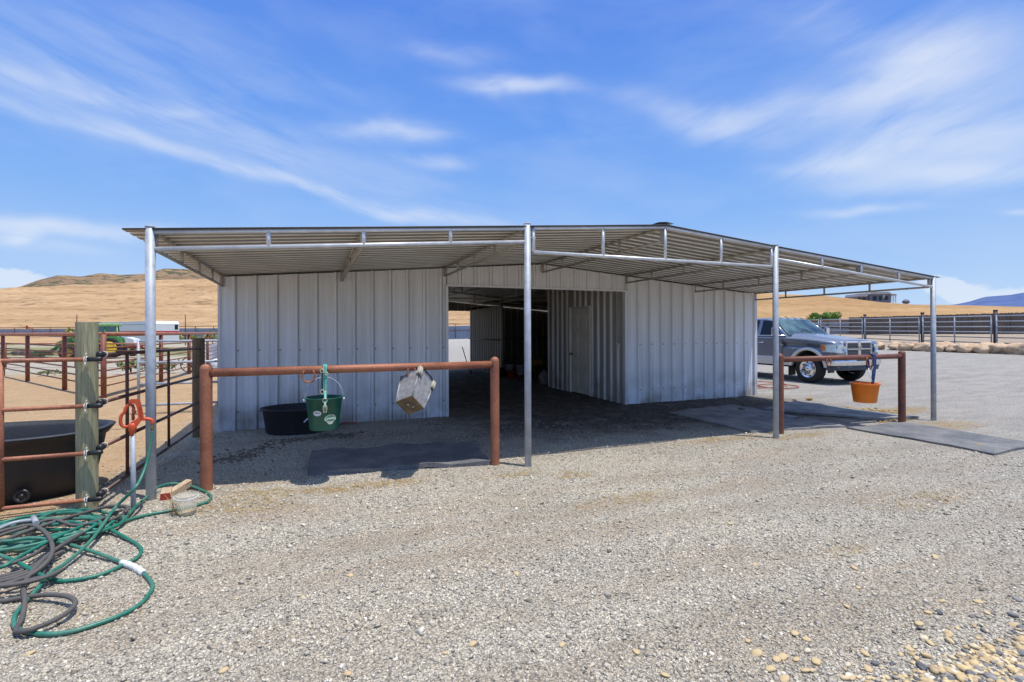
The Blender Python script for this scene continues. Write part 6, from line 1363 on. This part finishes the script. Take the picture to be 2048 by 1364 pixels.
CL = [(60, 175, 200, 22, 14, .55, FIB1, .3, .7), (180, 262, 230, 13, 17, .5, FIB1, .25, .6), (420, 325, 230, 10, 16, .42, FIB1, .25, .6), (640, 385, 220, 12, 14, .42, FIB1, .25, .6), (840, 432, 180, 14, 9, .5, FIB1, .25, .6), (600, 330, 420, 50, 14, .32, FIB1, .3, .7), (330, 215, 260, 40, 14, .4, FIB1, .3, .7), (300, 110, 320, 80, 14, .25, FIB1, .4, .75),
      (1030, 172, 95, 15, 2, .85, FIB3, .2, .6), (780, 262, 95, 19, -3, .75, FIB3, .2, .6), (865, 318, 62, 14, 4, .55, FIB3, .2, .6), (900, 115, 85, 16, 5, .35, FIB3, .2, .6), (355, 225, 60, 9, 0, .3, FIB3, .2, .6),
      (1400, 235, 130, 30, 14, .72, FIB2, .2, .62, 1, .8), (1590, 220, 210, 40, -12, .62, FIB2, .25, .65, 1, .9), (1790, 160, 150, 60, -28, .62, FIB2, .2, .6), (1880, 120, 110, 55, -20, .55, FIB2, .2, .6), (1700, 70, 220, 70, 10, .28, FIB2, .35, .7), (1960, 170, 160, 160, 40, .2, FIB2, .3, .7),
      (1960, 255, 240, 62, -10, .85, FIB2, .15, .6), (1760, 300, 200, 36, -14, .7, FIB2, .2, .6, 1, .4), (1900, 345, 210, 24, -3, .85, FIB2, .2, .58), (1650, 325, 110, 14, -4, .55, FIB2, .2, .6), (1760, 375, 150, 18, 3, .4, FIB2, .3, .7), (1730, 418, 110, 9, -1, .55, FIB3, .2, .6), (2045, 420, 40, 7, 0, .5, FIB3, .2, .6),
      (110, 458, 240, 15, 2, .85, FIB3, .1, .5, 1, .5), (35, 478, 38, 11, 0, .7, FIB3, .1, .5), (150, 500, 90, 12, 2, .25, FIB3, .2, .6)]
acc = None
CUM = [(35, 562, 85, 22, 0, 1.25), (1890, 578, 55, 20, 0, 1.3), (1950, 585, 95, 25, 0, 1.25), (2020, 592, 70, 20, 0, 1.1), (1915, 572, 45, 16, 0, 1.0)]
PUF = NZ(26, (1, 1.6, 1), 0, 6, .62, .3)
for c_ in CL:
    o_ = cloud(*c_); acc = o_ if acc is None else M_('ADD', acc, o_)
for (px, py, lx, ly, dg_, am) in CUM:
    o_ = blobf(px, py, lx, ly, dg_); s_ = N.new('ShaderNodeMapRange'); L.new(M_('ADD', o_, M_('MULTIPLY', M_('SUBTRACT', PUF, .5), 1.1)), s_.inputs['Value']); s_.inputs['From Min'].default_value = .38; s_.inputs['From Max'].default_value = .62; s_.inputs['To Max'].default_value = .9
    acc = M_('MAXIMUM', acc, M_('MULTIPLY', s_.outputs[0], M_('GREATER_THAN', o_, .02)))
acc = M_('SUBTRACT', 1, M_('POWER', .36, acc))
veil = M_('MULTIPLY', M_('SUBTRACT', NZ(3, (1, 3, 1), .1, 6, .55, .3), .45, clamp=True), .5); acc = M_('ADD', acc, veil, clamp=True)
tint = N.new('ShaderNodeValToRGB'); e = tint.color_ramp.elements; e[0].position = 0; e[0].color = (1, 1, 1, 1); e[1].position = 1; e[1].color = (1, 1, 1, 1)
SKYC = [(0.0, (.56, .73, .95)), (.10, (.40, .61, .96)), (.22, (.255, .49, .96)), (.38, (.155, .37, .93)), (.56, (.11, .28, .86)), (.72, (.20, .38, .92)), (1.0, (.60, .80, 1.2))]  # unseen zenith made brighter than the visible sky to fill the shade
e[0].color = SKYC[0][1] + (1,); e[1].color = SKYC[-1][1] + (1,)
for p_, c_ in SKYC[1:-1]: q = e.new(p_); q.color = c_ + (1,)
L.new(M_('DIVIDE', EL, 1.0, clamp=True), tint.inputs[0])
SKY_S = .115
mxs = N.new('ShaderNodeMix'); mxs.data_type = 'RGBA'; mxs.inputs['Factor'].default_value = .9; L.new(sky.outputs[0], mxs.inputs['A'])
sc1 = N.new('ShaderNodeVectorMath'); sc1.operation = 'SCALE'; L.new(tint.outputs[0], sc1.inputs[0]); sc1.inputs['Scale'].default_value = 1 / SKY_S; L.new(sc1.outputs[0], mxs.inputs['B'])
mxc = N.new('ShaderNodeMix'); mxc.data_type = 'RGBA'; L.new(acc, mxc.inputs['Factor']); L.new(mxs.outputs['Result'], mxc.inputs['A']); mxc.inputs['B'].default_value = (.80 / SKY_S, .86 / SKY_S, .96 / SKY_S, 1)
L.new(mxc.outputs['Result'], bg.inputs['Color']); bg.inputs['Strength'].default_value = SKY_S
w.cycles.sampling_method = 'MANUAL'; w.cycles.sample_map_resolution = 512
sl = bpy.data.lights.new('sun', 'SUN'); sl.energy = 4.7; sl.angle = math.radians(.53); sl.color = (1, .945, .865); so = bpy.data.objects.new('sun', sl); col.objects.link(so)
so.rotation_euler = SUN.to_track_quat('Z', 'Y').to_euler(); so.location = (0, 0, 20)
cd = bpy.data.cameras.new('camera'); cam = bpy.data.objects.new('camera', cd); col.objects.link(cam); sc.camera = cam
cd.sensor_width = 36; cd.lens = 36 * F / 2048; cd.shift_y = -(682 - HY) / 2048; cd.clip_start = .05; cd.clip_end = 6000
cam.location = (0, 0, EYE); cam.rotation_euler = (Matrix.Rotation(-YAW, 3, 'Z') @ Matrix.Rotation(PI / 2, 3, 'X') @ Matrix.Rotation(ROLL, 3, 'Z')).to_euler()
sc.cycles.max_bounces = 6; sc.cycles.diffuse_bounces = 3; sc.cycles.glossy_bounces = 3; sc.cycles.transparent_max_bounces = 6
sc.view_settings.view_transform = 'Standard'; sc.view_settings.look = 'None'; sc.view_settings.exposure = 0; sc.view_settings.gamma = 1
